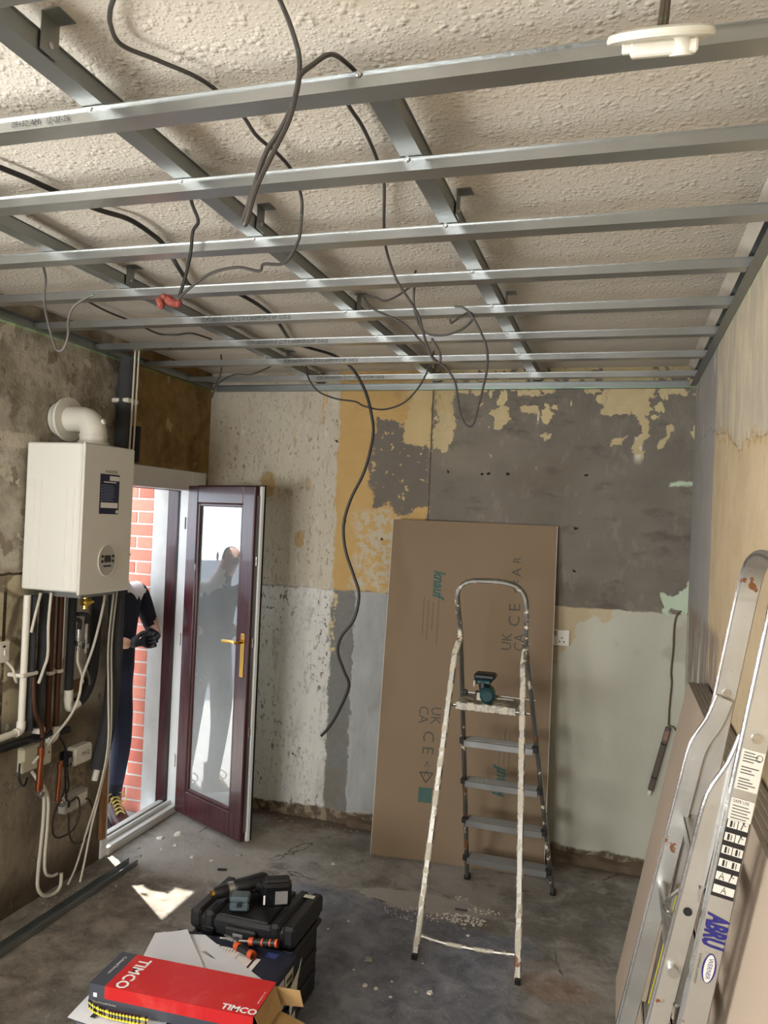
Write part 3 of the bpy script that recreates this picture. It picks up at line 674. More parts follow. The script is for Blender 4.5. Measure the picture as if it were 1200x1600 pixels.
cable('lighting_cable', [(0.32,-1.60,2.59),(0.338,-1.508,2.575),(0.335,-1.418,2.575),(0.339,-1.343,2.575),(0.330,-1.187,2.575),(0.333,-1.078,2.575),(0.405,-1.057,2.575),(0.498,-1.070,2.575),(0.524,-0.941,2.578)], .0045, CAB_DGR, 'grey cable lying above the grid over the boiler')
cable('lighting_cable', [(.36,-.55,2.59),(.345,-.51,2.55),(0.333,-0.500,2.496),(0.305,-0.500,2.428),(0.289,-0.500,2.369),(0.297,-0.505,2.400),(0.339,-0.505,2.455),(0.42,-0.505,2.492),(.52,-.50,2.494),(.60,-.48,2.53),(.66,-.45,2.575),(.70,-.42,2.59)], .0042, CAB_DGR, 'grey cable drooping in a V in the corner above the door')
# red tape over a bundle of bare connections
b = MB()
for k, (dx, dz, r_) in enumerate(((0, -.004, .013), (-.020, .006, .016), (-.040, -.006, .012), (.014, -.006, .010), (-.052, .008, .010), (-.030, .014, .009))):
    Mx = Matrix.Translation((1.178 + dx, -2.287 + .006 * math.sin(k * 2.1), 2.352 + dz)) @ Euler((.4 * k, .7 * k, .3)).to_matrix().to_4x4() @ Matrix.Diagonal((1.3, 1, .9, 1))
    b.M = Mx; b.lathe([(.3 * r_, -r_), (.85 * r_, -.6 * r_), (r_, 0), (.8 * r_, .65 * r_), (.3 * r_, r_)], 7)
b.build('cable_connector', plain('red_insulating_tape', c(128, 56, 46), .7, var=.4, scale=70), None, smooth=0, label='lumpy red taped connector where two hanging cables meet', cat='connector')
# pendant rose hanging upside down
t = thing('ceiling_rose', (2.45, -3.05, 2.44), 'white plastic ceiling rose dangling on a brown flex below the eighth channel', 'ceiling rose')
Mr = Matrix.Translation((2.450, -3.05, 2.468)) @ Euler((math.radians(27), math.radians(2), 0)).to_matrix().to_4x4()
MB(Mr).lathe([(.02, .010), (.060, .010), (.073, .006), (.075, 0), (.073, -.004), (.02, -.004)], 26).build('base_plate', WHITE_P, t)
b = MB(Mr); b.bx(-.040, .052, -.022, .022, -.024, -.004, .003); b.bx(-.052, -.035, -.014, .014, -.018, -.004, .002); b.cyl((.03, -.01, -.004), (.03, -.01, -.026), .016, 12)
b.build('terminal_block', WHITE_P, t)
MB().tube([(2.452, -3.05, 2.60), (2.455, -3.05, 2.54), (2.450, -3.05, 2.475)], .006, 8, 4).build('flex', plain('brown_flex', c(70, 58, 46), .5), t)
MB().tube([(2.462, -3.052, 2.60), (2.460, -3.052, 2.54), (2.456, -3.052, 2.475)], .004, 8, 4).build('flex', plain('brown_flex', c(70, 58, 46), .5), t)

# ================================================================ BOILER
t = thing('boiler', (.15, -1.355, 1.385), 'white wall-hung combi boiler with a blue sticker and oval control panel', 'boiler')
y0, y1, z0, z1 = -1.53, -1.185, 1.385, 2.022
MB().bx(.012, .286, y0, y1, z0 + .012, z1 - .004, .006).build('casing', ENAMEL, t)
MB().bx(.288, .302, y0 - .001, y1 + .001, z0, z1, .006).build('front_panel', ENAMEL, t)
for xx in (.05, .085, .215, .25): MB().bx(xx, xx + .012, y0 - .0025, y0 + .002, z0 + .03, z1 - .19 if xx > .2 else z1 - .16, .0012).build('pressed_rib', ENAMEL, t)
NAVY = plain('navy_sticker', c(30, 38, 72), .35, var=.1)
stk = quad_on('sticker', (.302, -1.357, 1.812), (0, 1, 0), (0, 0, 1), .132, .172, NAVY, t)
quad_on('sticker_panel', (.3030, -1.327, 1.881), (0, 1, 0), (0, 0, 1), .066, .020, WHITE_INK, stk)
quad_on('sticker_panel', (.3030, -1.357, 1.764), (0, 1, 0), (0, 0, 1), .116, .023, WHITE_INK, stk)
quad_on('sticker_panel', (.3030, -1.302, 1.737), (0, 1, 0), (0, 0, 1), .016, .014, WHITE_INK, stk)
LB = plain('pale_blue_ink', c(120, 140, 175), .6)
for k in range(9):
    MB().bx(.3034, .3038, -1.404, -1.404 + random.uniform(.05, .085), 1.848 - k * .008, 1.8505 - k * .008).build('sticker_line', LB, stk, smooth=0)
for k in range(6): MB().bx(.3034, .3038, -1.413, -1.409, 1.846 - k * .013, 1.850 - k * .013).build('sticker_mark', WHITE_INK, stk, smooth=0)
MB().bx(.3034, .3038, -1.40, -1.315, 1.862, 1.866).build('sticker_line', WHITE_INK, stk, smooth=0)
text('WORCESTER', .017, (.3022, -1.392, 1.908), (0, 1, 0), (0, 0, 1), INK, t, sx=.85)
# oval control panel
Mo = frame((.302, -1.358, 1.526), (0, 1, 0), (0, 0, 1))
def oval(w, h, n=28): return [(w * math.cos(2 * math.pi * k / n), h * math.sin(2 * math.pi * k / n)) for k in range(n)]
cp = MB(Mo).prism(oval(.058, .066), 0, .006).build('control_panel', plain('pale_grey_fascia', c(186, 186, 180), .4, var=.03), t, smooth=40)
MB(Mo).sweep([(.003 * math.cos(a), .003 * math.sin(a)) for a in (0, 1.57, 3.14, 4.71)], [(x, y, .004) for x, y in oval(.060, .068)], up=(0, 0, 1), closed=True).build('bezel', WHITE_P, cp)
MB(Mo).bx(-.022, .022, -.008, .022, .006, .0075, .002).build('display', plain('dark_display', c(52, 56, 56), .25), cp)
for dx in (-.036, .036):
    for dz in (-.004, .018): MB(Mo @ Matrix.Translation((dx, dz, 0))).lathe([(.006, .006), (.006, .009), (.004, .0095)], 10).build('button', BLACK_P, cp)
MB(Mo).bx(-.026, .026, -.028, -.021, .006, .0072).build('panel_label', BLACK_P, cp, smooth=0)
# flue elbow on the top, through the wall
FL = plain('white_flue_plastic', c(214, 211, 200), .42, var=.06)
fl = MB().tube([(.19, -1.335, 2.018), (.19, -1.335, 2.075), (.182, -1.335, 2.108), (.158, -1.335, 2.132), (.12, -1.335, 2.140), (.02, -1.335, 2.140)], .056, 22, 4).build('flue_elbow', FL, t)
MB(frame((.05, -1.335, 2.140), (0, 1, 0), (0, 0, 1))).lathe([(.058, -.045), (.074, -.045), (.080, -.02), (.098, .0), (.098, .012), (.058, .014)], 26).build('wall_collar', FL, fl)
MB(Matrix.Translation((.19, -1.335, 2.018))).lathe([(.066, 0), (.066, .022), (.058, .024), (.058, .045), (.061, .047), (.061, .052)], 24).build('base_collar', FL, fl)
MB().cyl((.205, -1.335, 2.12), (.243, -1.332, 2.132), .012, 12).build('test_point', WHITE_P, fl)
MB().bx(.06, .25, -1.45, -1.22, z0 - .02, z0 + .012).build('base_tray', GALV_D, t)
# gas cock below the boiler
gc = MB(); gc.cyl((.16, -1.30, 1.30), (.16, -1.30, 1.385), .012, 10); gc.bx(.145, .178, -1.318, -1.282, 1.315, 1.345, .004)
gcv = gc.build('gas_cock', BRASS, t)
MB().bx(.175, .19, -1.335, -1.275, 1.325, 1.338, .004).build('tap_lever', plain('yellow_lever', c(226, 186, 60), .4), gcv)

# ---------------------------------------------------------------- pipes and cables round the boiler
def pipe(name, pts, r, mat, label, cat='pipe', group='pipes below and beside the boiler', smooth=0, seg=12, up=(0, 0, 1)):
    return MB().tube(pts, r, seg, smooth, up=up).build(name, mat, None, label=label, cat=cat, group=group)
t = thing('waste_pipe', (.07, -1.555, .8), 'white plastic waste pipe turning along the wall beside the socket', 'pipe', 'pipes below and beside the boiler')
MB().tube([(.07, -1.554, 1.375), (.07, -1.556, .84)], .0145, 14).build('pipe', WHITE_P, t)
MB().tube([(.07, -1.556, .85), (.07, -1.560, .815), (.07, -1.585, .808)], .0185, 14, 4).build('elbow', WHITE_P, t)
MB().tube([(.07, -1.575, .809), (.07, -2.2, .795)], .0145, 14).build('pipe', WHITE_P, t)
t = thing('pipe_clip', (.05, -1.53, 1.04), 'white double pipe clip holding the waste pipe and first lagged pipe', 'pipe clip')
MB().bx(.004, .088, -1.578, -1.487, 1.034, 1.050, .004).build('bar', WHITE_P, t)
pipe('lagged_pipe', [(.07, -1.517, 1.37), (.07, -1.517, 1.052)], .018, FOAM, 'grey foam-lagged pipe right beside the white waste pipe, above the clip')
pipe('lagged_pipe', [(.07, -1.517, 1.032), (.07, -1.512, .80)], .018, FOAM, 'short grey foam-lagged pipe below the white double clip')
pipe('lagged_pipe', [(.07, -1.448, 1.375), (.068, -1.452, .80)], .0205, FOAM, 'wide grey foam-lagged pipe second along from the waste pipe')
MB().bx(.05, .09, -1.475, -1.43, .775, .80, .005).build('pipe_end_cap', WHITE_P, None, label='white plastic cap at the foot of the second lagged pipe', cat='pipe cap')
pipe('copper_pipe', [(.06, -1.390, 1.375), (.06, -1.386, .76)], .0135, COPPER_D, 'dark tarnished copper pipe nearer the waste pipe', smooth=0)
pipe('copper_pipe', [(.06, -1.335, 1.375), (.06, -1.332, .72)], .0135, COPPER_D, 'dark tarnished copper pipe with a white elbow at its foot')
for yy in (-1.388, -1.333):
    MB().bx(.004, .078, yy - .018, yy + .018, 1.012, 1.028, .004).build('pipe_clip', WHITE_P, None, label='small white clip on the dark copper pipe %s' % ('nearer the waste pipe' if yy < -1.35 else 'that ends in a white elbow'), cat='pipe clip', group='white clips on the copper pipes')
t = thing('pipe_elbow', (.06, -1.332, .70), 'white plastic elbow at the foot of the second copper pipe', 'pipe fitting')
MB().tube([(.06, -1.332, .775), (.06, -1.334, .735), (.06, -1.352, .722), (.06, -1.375, .72)], .017, 12, 4).build('elbow', WHITE_P, t)
pipe('lagged_pipe', [(.07, -1.270, 1.36), (.07, -1.272, .905)], .0185, FOAM_D, 'dark foam-lagged pipe ending in a white compression elbow')
t = thing('pipe_elbow', (.07, -1.26, .83), 'white compression elbow under the dark lagged pipe', 'pipe fitting')
MB().cyl((.07, -1.272, .87), (.07, -1.272, .925), .021, 14).build('collar', WHITE_P, t)
MB().tube([(.07, -1.272, .88), (.07, -1.268, .845), (.07, -1.24, .838), (.07, -1.20, .848)], .0175, 12, 4).build('elbow', WHITE_P, t)
pipe('foam_bend', [(.06, -1.19, .85), (.06, -1.14, .88), (.055, -1.095, .95), (.05, -1.075, 1.06), (.05, -1.07, 1.25), (.05, -1.07, 1.36)], .024, FOAM_D, 'dark foam-lagged pipe curving up beside the pale backing board', smooth=4)
pipe('lagged_pipe', [(.075, -.955, 2.495), (.075, -.965, 2.0), (.075, -.955, 1.3), (.078, -.955, 1.0), (.08, -.97, .78), (.08, -1.01, .62), (.075, -1.045, .50)], .037, FOAM, 'long thick grey foam-lagged pipe from ceiling down past the boiler to the door frame', smooth=4)
MB().tube([(.075, -1.045, .505), (.072, -1.06, .45)], .016, 10).build('pipe_tail', WHITE_P, None, label='white plastic pipe tail below the long thick foam lagging', cat='pipe')
pipe('lagged_pipe', [(.045, -.895, 2.495), (.045, -.90, 1.99)], .026, FOAM_D, 'dark foam-lagged pipe rising to the ceiling above the door frame')
pipe('lagged_pipe', [(.06, -.835, 2.17), (.06, -.84, 1.99)], .022, FOAM_D, 'short dark foam-lagged stub above the door frame')
for zz in (2.27,):
    MB().bx(.02, .115, -.995, -.905, zz, zz + .022, .004).build('pipe_clip', WHITE_P, None, label='white clip round the lagged pipes near the ceiling', cat='pipe clip')
for k, (dy, xx) in enumerate(((-.012, .118), (.012, .122))):
    pts = [(xx, -.945 + dy, 2.56), (xx, -.95 + dy, 2.3), (xx, -.96 + dy, 2.0), (xx, -1.0 + dy, 1.6), (.11, -1.018 + dy, 1.35), (.10, -1.028 + dy, 1.10), (.118, -1.036 + dy, .87), (.128, -1.040 + dy * .6, .62), (.105, -1.062 + dy * .5, .41)]
    pts += [(.07, -1.10, .22), (.075, -1.17, .09), (.08, -1.23, .03)] if k == 0 else [(.085, -1.085, .24), (.09, -1.13, .10), (.10, -1.17, .02)]
    cable('supply_cable', pts, .0048, CAB_WHT, 'white cable beside the long lagged pipe, looping to the floor %s' % ('under the coil' if k == 0 else 'nearer the door'))
pipe('pipe_run', [(.045, -2.2, .748), (.045, -1.6, .752), (.045, -1.34, .742), (.045, -1.23, .732)], .017, FOAM_D, 'dark pipe running sideways along the wall under the lagged pipes', smooth=3)
cable('supply_cable', [(.09, -2.0, .765), (.092, -1.66, .775), (.098, -1.56, .775), (.10, -1.49, .755), (.095, -1.40, .77)], .006, CAB_BLK, 'black cable drooping over the dark sideways pipe')
# pale boards behind the pipes
MB().bx(.006, .016, -1.252, -1.085, .945, 1.375, .001).build('backing_board', plain('pale_board', c(206, 202, 190), .7), None, label='pale painted board fixed behind the isolating valves', cat='board')
MB().bx(.017, .024, -1.265, -1.195, .90, 1.06, .001).build('backing_board', plain('pale_board_2', c(190, 184, 168), .7), None, label='small pale board below the isolating valves', cat='board')
MB().bx(.004, .016, -1.20, -1.085, .88, .944, .001).build('backing_board', plain('bare_wood', c(140, 112, 78), .8, var=.25), None, label='bare wooden board below the pale board behind the pipes', cat='board')
# isolating valves and hoses
for k, (yy, zt, zb) in enumerate(((-1.245, 1.23, 1.02), (-1.195, 1.25, 1.0))):
    t = thing('isolating_valve', (.09, yy, zb), ('slim steel isolating valve with a white hose behind the gas cock' if k == 0 else 'slim steel isolating valve with a curved black top'), 'valve')
    MB().cyl((.09, yy, zb + .08), (.09, yy, zt - .03), .008, 10).build('body', CHROME, t)
    MB().bx(.078, .102, yy - .012, yy + .012, zb + .10, zb + .125, .003).build('nut', CHROME, t)
    MB().tube([(.09, yy, zt - .035), (.09, yy + .003, zt), (.09, yy - .02, zt + .012), (.07, yy - .045, zt + .012)], .010, 10, 4).build('elbow', FOAM_D, t)
    MB().tube([(.09, yy, zb + .085), (.095, yy - .005, zb + .03), (.10, yy + .02, zb - .03), (.10, yy + .03, zb - .07)], .006, 8, 4).build('hose', CAB_GRY if k else CAB_WHT, t)
cable('supply_cable', [(.12, -1.10, 1.38), (.125, -1.14, 1.24), (.125, -1.19, 1.10), (.12, -1.245, .98), (.12, -1.262, .90), (.11, -1.30, .82), (.10, -1.40, .74), (.09, -1.50, .66)], .006, CAB_WHT, 'pale cable slanting across in front of the pipes to the thermostat box')
cable('supply_cable', [(.11, -1.46, 1.38), (.115, -1.475, 1.25), (.115, -1.47, 1.12), (.11, -1.485, 1.06), (.10, -1.50, 1.0)], .0065, CAB_WHT, 'white cable in front of the second lagged pipe')
cable('supply_cable', [(.09, -1.50, 1.38), (.095, -1.53, 1.30), (.09, -1.545, 1.22)], .006, CAB_WHT, 'short white cable tucked against the waste pipe')
cable('supply_cable', [(.02, -1.60, 1.10), (.04, -1.585, 1.07), (.045, -1.575, 1.03), (.04, -1.558, 1.01), (.03, -1.545, 1.02)], .006, CAB_WHT, 'white cable looping out of the socket to the clip')
# copper pipes with bright soldered ends
t = thing('copper_pipe', (.09, -1.47, .53), 'bright copper pipe kinked below the clip, in front of the cream box', 'pipe', 'pipes below and beside the boiler')
MB().tube([(.085, -1.513, 1.03), (.088, -1.510, .93), (.090, -1.495, .86), (.095, -1.462, .80), (.095, -1.457, .70)], .0095, 12, 4).build('pipe', COPPER_D, t)
MB().tube([(.095, -1.457, .72), (.095, -1.462, .62), (.095, -1.467, .535)], .0125, 12).build('pipe', COPPER, t)
for zz in (.70, .56): MB().cyl((.095, -1.460, zz - .02), (.095, -1.460, zz + .02), .0155, 12).build('coupling', COPPER, t)
MB(frame((.095, -1.45, .515), (0, 1, 0), (0, 0, 1))).lathe([(.014, -.01), (.017, -.004), (.017, .006), (.012, .010)], 14).build('end_cap', CHROME, t)
t = thing('copper_pipe', (.09, -1.33, .44), 'short bright copper pipe to the right of the cream box', 'pipe', 'pipes below and beside the boiler')
MB().tube([(.085, -1.318, .62), (.085, -1.326, .53), (.085, -1.332, .45)], .0095, 12).build('pipe', COPPER, t)
for zz in (.60, .51, .455): MB().cyl((.085, -1.325, zz - .012), (.085, -1.325, zz + .012), .012, 12).build('coupling', COPPER, t)
MB(frame((.085, -1.30, .425), (0, 1, 0), (0, 0, 1))).lathe([(.014, -.01), (.017, -.004), (.017, .006), (.012, .010)], 14).build('end_cap', CHROME, t)
# junction boxes
t = thing('thermostat_box', (.02, -1.41, .60), 'cream wiring centre box behind the kinked copper pipe', 'control box')
MB().bx(.002, .040, -1.50, -1.322, .605, .715, .008).build('lid', plain('cream_plastic', c(206, 200, 176), .45, var=.05), t)
MB().bx(.04, .0412, -1.43, -1.37, .645, .672).build('printed_panel', plain('faded_print', c(186, 180, 160), .6), t, smooth=0)
MB().cyl((.04, -1.345, .66), (.0425, -1.345, .66), .004, 8).build('screw', BLACK_P, t)
t = thing('junction_box', (.03, -1.14, .55), 'white wiring box with an opened corner and scribbled lid', 'control box')
MB().bx(.002, .058, -1.19, -1.063, .548, .635, .010).build('lid', WHITE_P, t)
MB().bx(.002, .045, -1.225, -1.191, .556, .622, .002).build('terminals', BLACK_P, t)
for k in range(4): MB().bx(.046, .052, -1.222 + k * .008, -1.217 + k * .008, .565 + .01 * (k % 2), .60, .001).build('terminal_screw', CHROME, t)
text('MV2', .03, (.0582, -1.145, .595), (0, 1, 0), (0, 0, 1), INK, t)
t = thing('junction_box', (.03, -1.145, .335), 'grey wiring box with a small switch low on the wall near the door frame', 'control box')
MB().bx(.002, .045, -1.225, -1.065, .338, .418, .005).build('lid', plain('grey_plastic_box', c(176, 173, 164), .5), t)
MB().bx(.045, .049, -1.15, -1.08, .352, .404, .002).build('cover', WHITE_P, t)
MB().bx(.045, .05, -1.212, -1.198, .368, .392, .001).build('switch', BLACK_P, t)
BRN = plain('brown_cable_sheath', c(60, 50, 42), .5)
cable('flex_lead', [(.03, -1.21, .55), (.05, -1.215, .47), (.06, -1.245, .43), (.06, -1.215, .40), (.06, -1.16, .40), (.065, -1.15, .33), (.07, -1.19, .27), (.06, -1.26, .255), (.06, -1.31, .28), (.055, -1.318, .34), (.05, -1.29, .40), (.045, -1.24, .45), (.04, -1.22, .52)], .0045, BRN, 'dark brown lead looping between the two wiring boxes')
cable('flex_lead', [(.045, -1.20, .34), (.055, -1.205, .26), (.06, -1.18, .20), (.065, -1.12, .18), (.065, -1.06, .22), (.06, -1.045, .30), (.055, -1.07, .36), (.05, -1.09, .37)], .0045, BRN, 'dark brown lead in a round loop below the grey wiring box')
cable('flex_lead', [(.04, -1.52, .66), (.05, -1.53, .60), (.05, -1.50, .56), (.04, -1.47, .585)], .0045, CAB_BLK, 'black lead curling round the corner of the cream box')
cable('flex_lead', [(.04, -1.36, .745), (.05, -1.31, .73), (.055, -1.26, .66), (.05, -1.245, .56), (.05, -1.235, .46), (.045, -1.22, .42)], .0045, CAB_BLK, 'black lead from the sideways pipe down to the grey box')
cable('floor_cable', [(.03, -1.435, .60), (.06, -1.431, .564), (.07, -1.403, .50), (.07, -1.397, .40), (.07, -1.405, .28), (.07, -1.415, .16), (.07, -1.41, .09), (.075, -1.375, .045), (.08, -1.32, .03), (.08, -1.28, .045), (.075, -1.27, .10)], .0075, CAB_WHT, 'thick white cable dropping from the cream box into a floor loop')
cable('floor_cable', [(.05, -1.42, .57), (.085, -1.395, .49), (.085, -1.388, .36), (.085, -1.395, .22), (.085, -1.385, .15), (.085, -1.345, .12), (.085, -1.31, .115)], .0065, CAB_WHT, 'thick white cable beside the floor loop with its end turned to the door')
# electrical outlets
def face_plate(o, right, up, w, h, th, parent):
    return MB(frame(o, right, up)).box((0, 0, th / 2), (w, h, th), .003).build('face_plate', WHITE_P, parent)
t = thing('wall_socket', (0, -1.64, 1.09), 'white socket and fused switch plate beside the waste pipe', 'socket')
fp = face_plate((.002, -1.652, 1.14), (0, 1, 0), (0, 0, 1), .150, .088, .012, t)
MB().bx(.0141, .0162, -1.632, -1.582, 1.105, 1.178, .003).build('switch_unit', WHITE_P, t)
MB().bx(.0163, .021, -1.612, -1.602, 1.125, 1.15, .002).build('rocker', WHITE_P, t)
MB().bx(.0163, .0172, -1.618, -1.604, 1.16, 1.168).build('indicator', BLACK_P, t, smooth=0)
for dy, dz in ((-.012, .012), (-.02, -.010), (-.003, -.010)): MB().bx(.0138, .0144, -1.655 + dy - .003, -1.655 + dy + .003, 1.135 + dz - .004, 1.135 + dz + .004).build('pin_slot', BLACK_P, t, smooth=0)
t = thing('wall_socket', (2.12, 0, 1.12), 'white double socket on the back wall half hidden by the leaning board', 'socket')
face_plate((2.118, -.002, 1.166), (1, 0, 0), (0, 0, 1), .146, .086, .010, t)
for cx_ in (2.085, 2.152):
    for dx, dz in ((0, .008), (-.011, -.012), (.011, -.012)): MB().bx(cx_ + dx - .003, cx_ + dx + .003, -.0130, -.0118, 1.158 + dz - .004, 1.158 + dz + .004).build('pin_slot', BLACK_P, t, smooth=0)
    MB().bx(cx_ - .008 + (.03 if cx_ < 2.1 else -.03), cx_ + .008 + (.03 if cx_ < 2.1 else -.03), -.017, -.012, 1.175, 1.20, .002).build('rocker', WHITE_P, t)
# wood batten at the near jamb
MB().bx(.013, .035, -.935, -.903, .11, .56, .002).build('timber_batten', plain('raw_batten', c(150, 108, 70), .8, var=.2), None, label='short raw timber batten fixed upright beside the door frame', cat='batten')
# laser level line thrown on the walls
# ================================================================ PLASTERBOARDS
def mat_board():
    g = G('plasterboard_paper'); n = g.noise(2.5, 3); f = g.noise(160, 2)
    return g.done(g.mix(n, c(132, 114, 93), c(144, 125, 103)), .85, bump=f, dist=.0004, spec=.25)
def mat_board2():
    g = G('plasterboard_face'); n = g.noise(2.5, 3)
    return g.done(g.mix(n, c(176, 158, 140), c(190, 172, 153)), .85, spec=.25)
BOARD = mat_board(); BOARD2 = mat_board2(); BEDGE = plain('plasterboard_edge', c(206, 202, 194), .9, var=.08)
TEAL = plain('teal_board_print', c(66, 98, 92), .8, var=.1); GREYP = plain('grey_board_print', c(84, 82, 72), .8, var=.1)
# single board leaning on the back wall
bl = V3((1.239, -.331, .002)); br = V3((2.128, -.257, .002)); tl = V3((1.215, -.098, 1.752))
ex = (br - bl).normalized(); Mb = frame(bl, ex, tl - bl)        # local x along the width, y up the board, z towards the camera
bw = (br - bl).length; bh = 1.77
t = thing('plasterboard', bl, 'brown plasterboard sheet leaning on the back wall behind the stepladder', 'plasterboard')
MB(Mb).bx(0, bw, 0, bh, -.0125, -.0006).build('core', BEDGE, t, smooth=0)
MB(Mb).bx(.003, bw - .003, .0, bh, -.0006, 0).build('face_paper', BOARD, t, smooth=0)
R3 = Mb.to_3x3(); bx_, by_, bz_ = R3.col[0].copy(), R3.col[1].copy(), R3.col[2].copy()
def bpt(u, v): return Mb @ V3((u, v, .0))
text('knauf', .085, bpt(.275, 1.50), -by_, bx_, TEAL, t, bold=.003, shear=.25, sx=.78)
text('UK', .075, bpt(.300, .78), -by_, bx_, GREYP, t, sx=.9); text('CA', .075, bpt(.235, .78), -by_, bx_, GREYP, t, sx=.9)
text('C', .085, bpt(.268, .655), -by_, bx_, GREYP, t); text('E', .085, bpt(.268, .575), -by_, bx_, GREYP, t)
for dv in (.50, .455): text('<', .06, bpt(.268, dv), -by_, bx_, GREYP, t)
tri = [(.235, .44), (.305, .44), (.27, .39)]
b = MB(Mb)
for k in range(3):
    p, q = V3((*tri[k], .0008)), V3((*tri[(k + 1) % 3], .0008)); b.tube([p, q], .003, 4)
b.build('warning_triangle', GREYP, t)
MB(Mb).bx(.235, .305, .29, .365, .0004, .0012).build('print_square', TEAL, t, smooth=0)
text('knauf', .085, bpt(.650, .36), by_, -bx_, TEAL, t, bold=.003, shear=.25, sx=.78)
text('UK', .075, bpt(.655, 1.10), by_, -bx_, GREYP, t, sx=.9); text('CA', .075, bpt(.72, 1.10), by_, -bx_, GREYP, t, sx=.9)
text('C', .085, bpt(.69, 1.225), by_, -bx_, GREYP, t); text('E', .085, bpt(.69, 1.305), by_, -bx_, GREYP, t)
for dv in (1.40, 1.44): text('<', .06, bpt(.69, dv), by_, -bx_, GREYP, t)
text('A', .07, bpt(.69, 1.49), by_, -bx_, GREYP, t); text('R', .06, bpt(.69, 1.56), by_, -bx_, GREYP, t)
for u, v0, v1 in ((.20, 1.15, 1.35), (.225, 1.12, 1.34), (.25, 1.18, 1.33), (.28, 1.1, 1.34), (.64, .52, .66), (.665, .52, .70), (.69, .50, .68)):
    MB(Mb).bx(u, u + .005, v0, v1, .0003, .0009).build('fine_print', plain('faint_board_print', c(112, 98, 80), .85), t, smooth=0)
# stack of long boards on edge against the right wall
x0b, x1b = 2.474, 2.694; zt = 1.175
sv = V3((x1b - x0b, 0, zt)).normalized(); nv = V3((-sv.z, 0, sv.x)); bt_ = .0125
for k in range(5):
    o0 = V3((x0b, -1.03 + .006 * math.sin(k * 2.3), .001)) - nv * (bt_ + .0012) * k + V3((0, 0, 0))
    hgt = 1.198
    Mk = frame(o0 + V3((0, 0, 0)), (0, -1, 0), sv)      # x towards the camera, y up the board, z into the room
    z_lift = max(0, -(Mk @ V3((0, 0, -bt_))).z) + .001
    Mk = Matrix.Translation((0, 0, z_lift)) @ Mk
    lb = ['front plasterboard of the stack leaning on the right wall, facing the ladder', 'second plasterboard in the stack leaning on the right wall', 'third plasterboard in the stack leaning on the right wall', 'fourth plasterboard in the stack leaning on the right wall', 'rearmost plasterboard in the stack, against the right wall'][k]
    t = thing('plasterboard', Mk.translation, lb, 'plasterboard', 'plasterboards stacked on edge by the right wall')
    MB(Mk).bx(0, 2.4, 0, hgt, -bt_, -.0006).build('core', BEDGE, t, smooth=0)
    MB(Mk).bx(0, 2.4, .0, hgt, -.0006, 0).build('face_paper', BOARD2, t, smooth=0)
    MB(Mk).bx(0, 2.4, hgt, hgt + .0008, -bt_, 0).build('edge_tape', plain('grey_edge_paper', c(150, 146, 144), .85), t, smooth=0)

# ================================================================ STEPLADDER IN THE ROOM
def rrect(w, h, r=.004):
    a, b = w / 2, h / 2
    return [(-a + r, -b), (a - r, -b), (a, -b + r), (a, b - r), (a - r, b), (-a + r, b), (-a, b - r), (-a, -b + r)]
t = thing('stepladder', (1.94, -.80, 0), 'open aluminium platform stepladder spattered with cream paint and rust', 'stepladder')
Lf, Rf = V3((1.768, -.404, 0)), V3((2.183, -.412, 0)); Lh, Rh = V3((1.752, -.75, 1.245)), V3((2.046, -.75, 1.228))
hoop = [Lf, Lf.lerp(Lh, .5), Lh, V3((1.744, -.80, 1.38)), V3((1.742, -.815, 1.43)), V3((1.758, -.822, 1.472)), V3((1.80, -.826, 1.497)), V3((1.87, -.828, 1.503)), V3((1.94, -.828, 1.502)), V3((2.0, -.826, 1.488)), V3((2.036, -.82, 1.452)), V3((2.048, -.812, 1.40)), V3((2.05, -.795, 1.33)), Rh, Rf.lerp(Rh, .5), Rf]
mid_h = catmull(hoop[3:13], 4)
MB().sweep(rrect(.034, .018), [hoop[0], hoop[1], hoop[2]] + mid_h + [hoop[13], hoop[14], hoop[15]], up=(1, 0, 0)).build('climbing_rail', ALU_P, t)
Ls, Rs = V3((1.702, -1.178, 0)), V3((2.115, -1.20, 0))
for A, B, bend in ((Ls, Lh, V3((-.012, -.03, -.06))), (Rs, Rh, V3((-.002, -.03, -.06)))):
    top = B + V3((0, -.012, -.01)); kn = B + bend + V3((0, -.03, -.02))
    MB().sweep(rrect(.020, .026), [A, A.lerp(kn, .5), A.lerp(kn, .93)] + catmull([A.lerp(kn, .97), kn, top.lerp(kn, .35), top], 3), up=(1, 0, 0)).build('support_leg', ALU_PW, t)
    MB().box(A + V3((0, 0, .012)), (.024, .030, .024), .003).build('rubber_foot', BLACK_P, t)
    MB().cyl(B + V3((-.02, 0, 0)), B + V3((.02, 0, 0)), .006, 8).build('hinge_pin', CHROME, t)
for A in (Lf, Rf): MB().box(A + V3((0, 0, .012)), (.026, .042, .024), .003).build('rubber_foot', BLACK_P, t)
cl, cr = Ls.lerp(Lh, .065), Rs.lerp(Rh, .075)
MB().tube([cl + V3((.008, 0, 0)), cl.lerp(cr, .3) + V3((0, 0, -.012)), cl.lerp(cr, .7) + V3((0, 0, -.010)), cr], .008, 8, 3).build('brace_tube', ALU_PW, t)
def on_rail(z): return Lf.lerp(Lh, z / Lh.z), Rf.lerp(Rh, z / Rh.z)
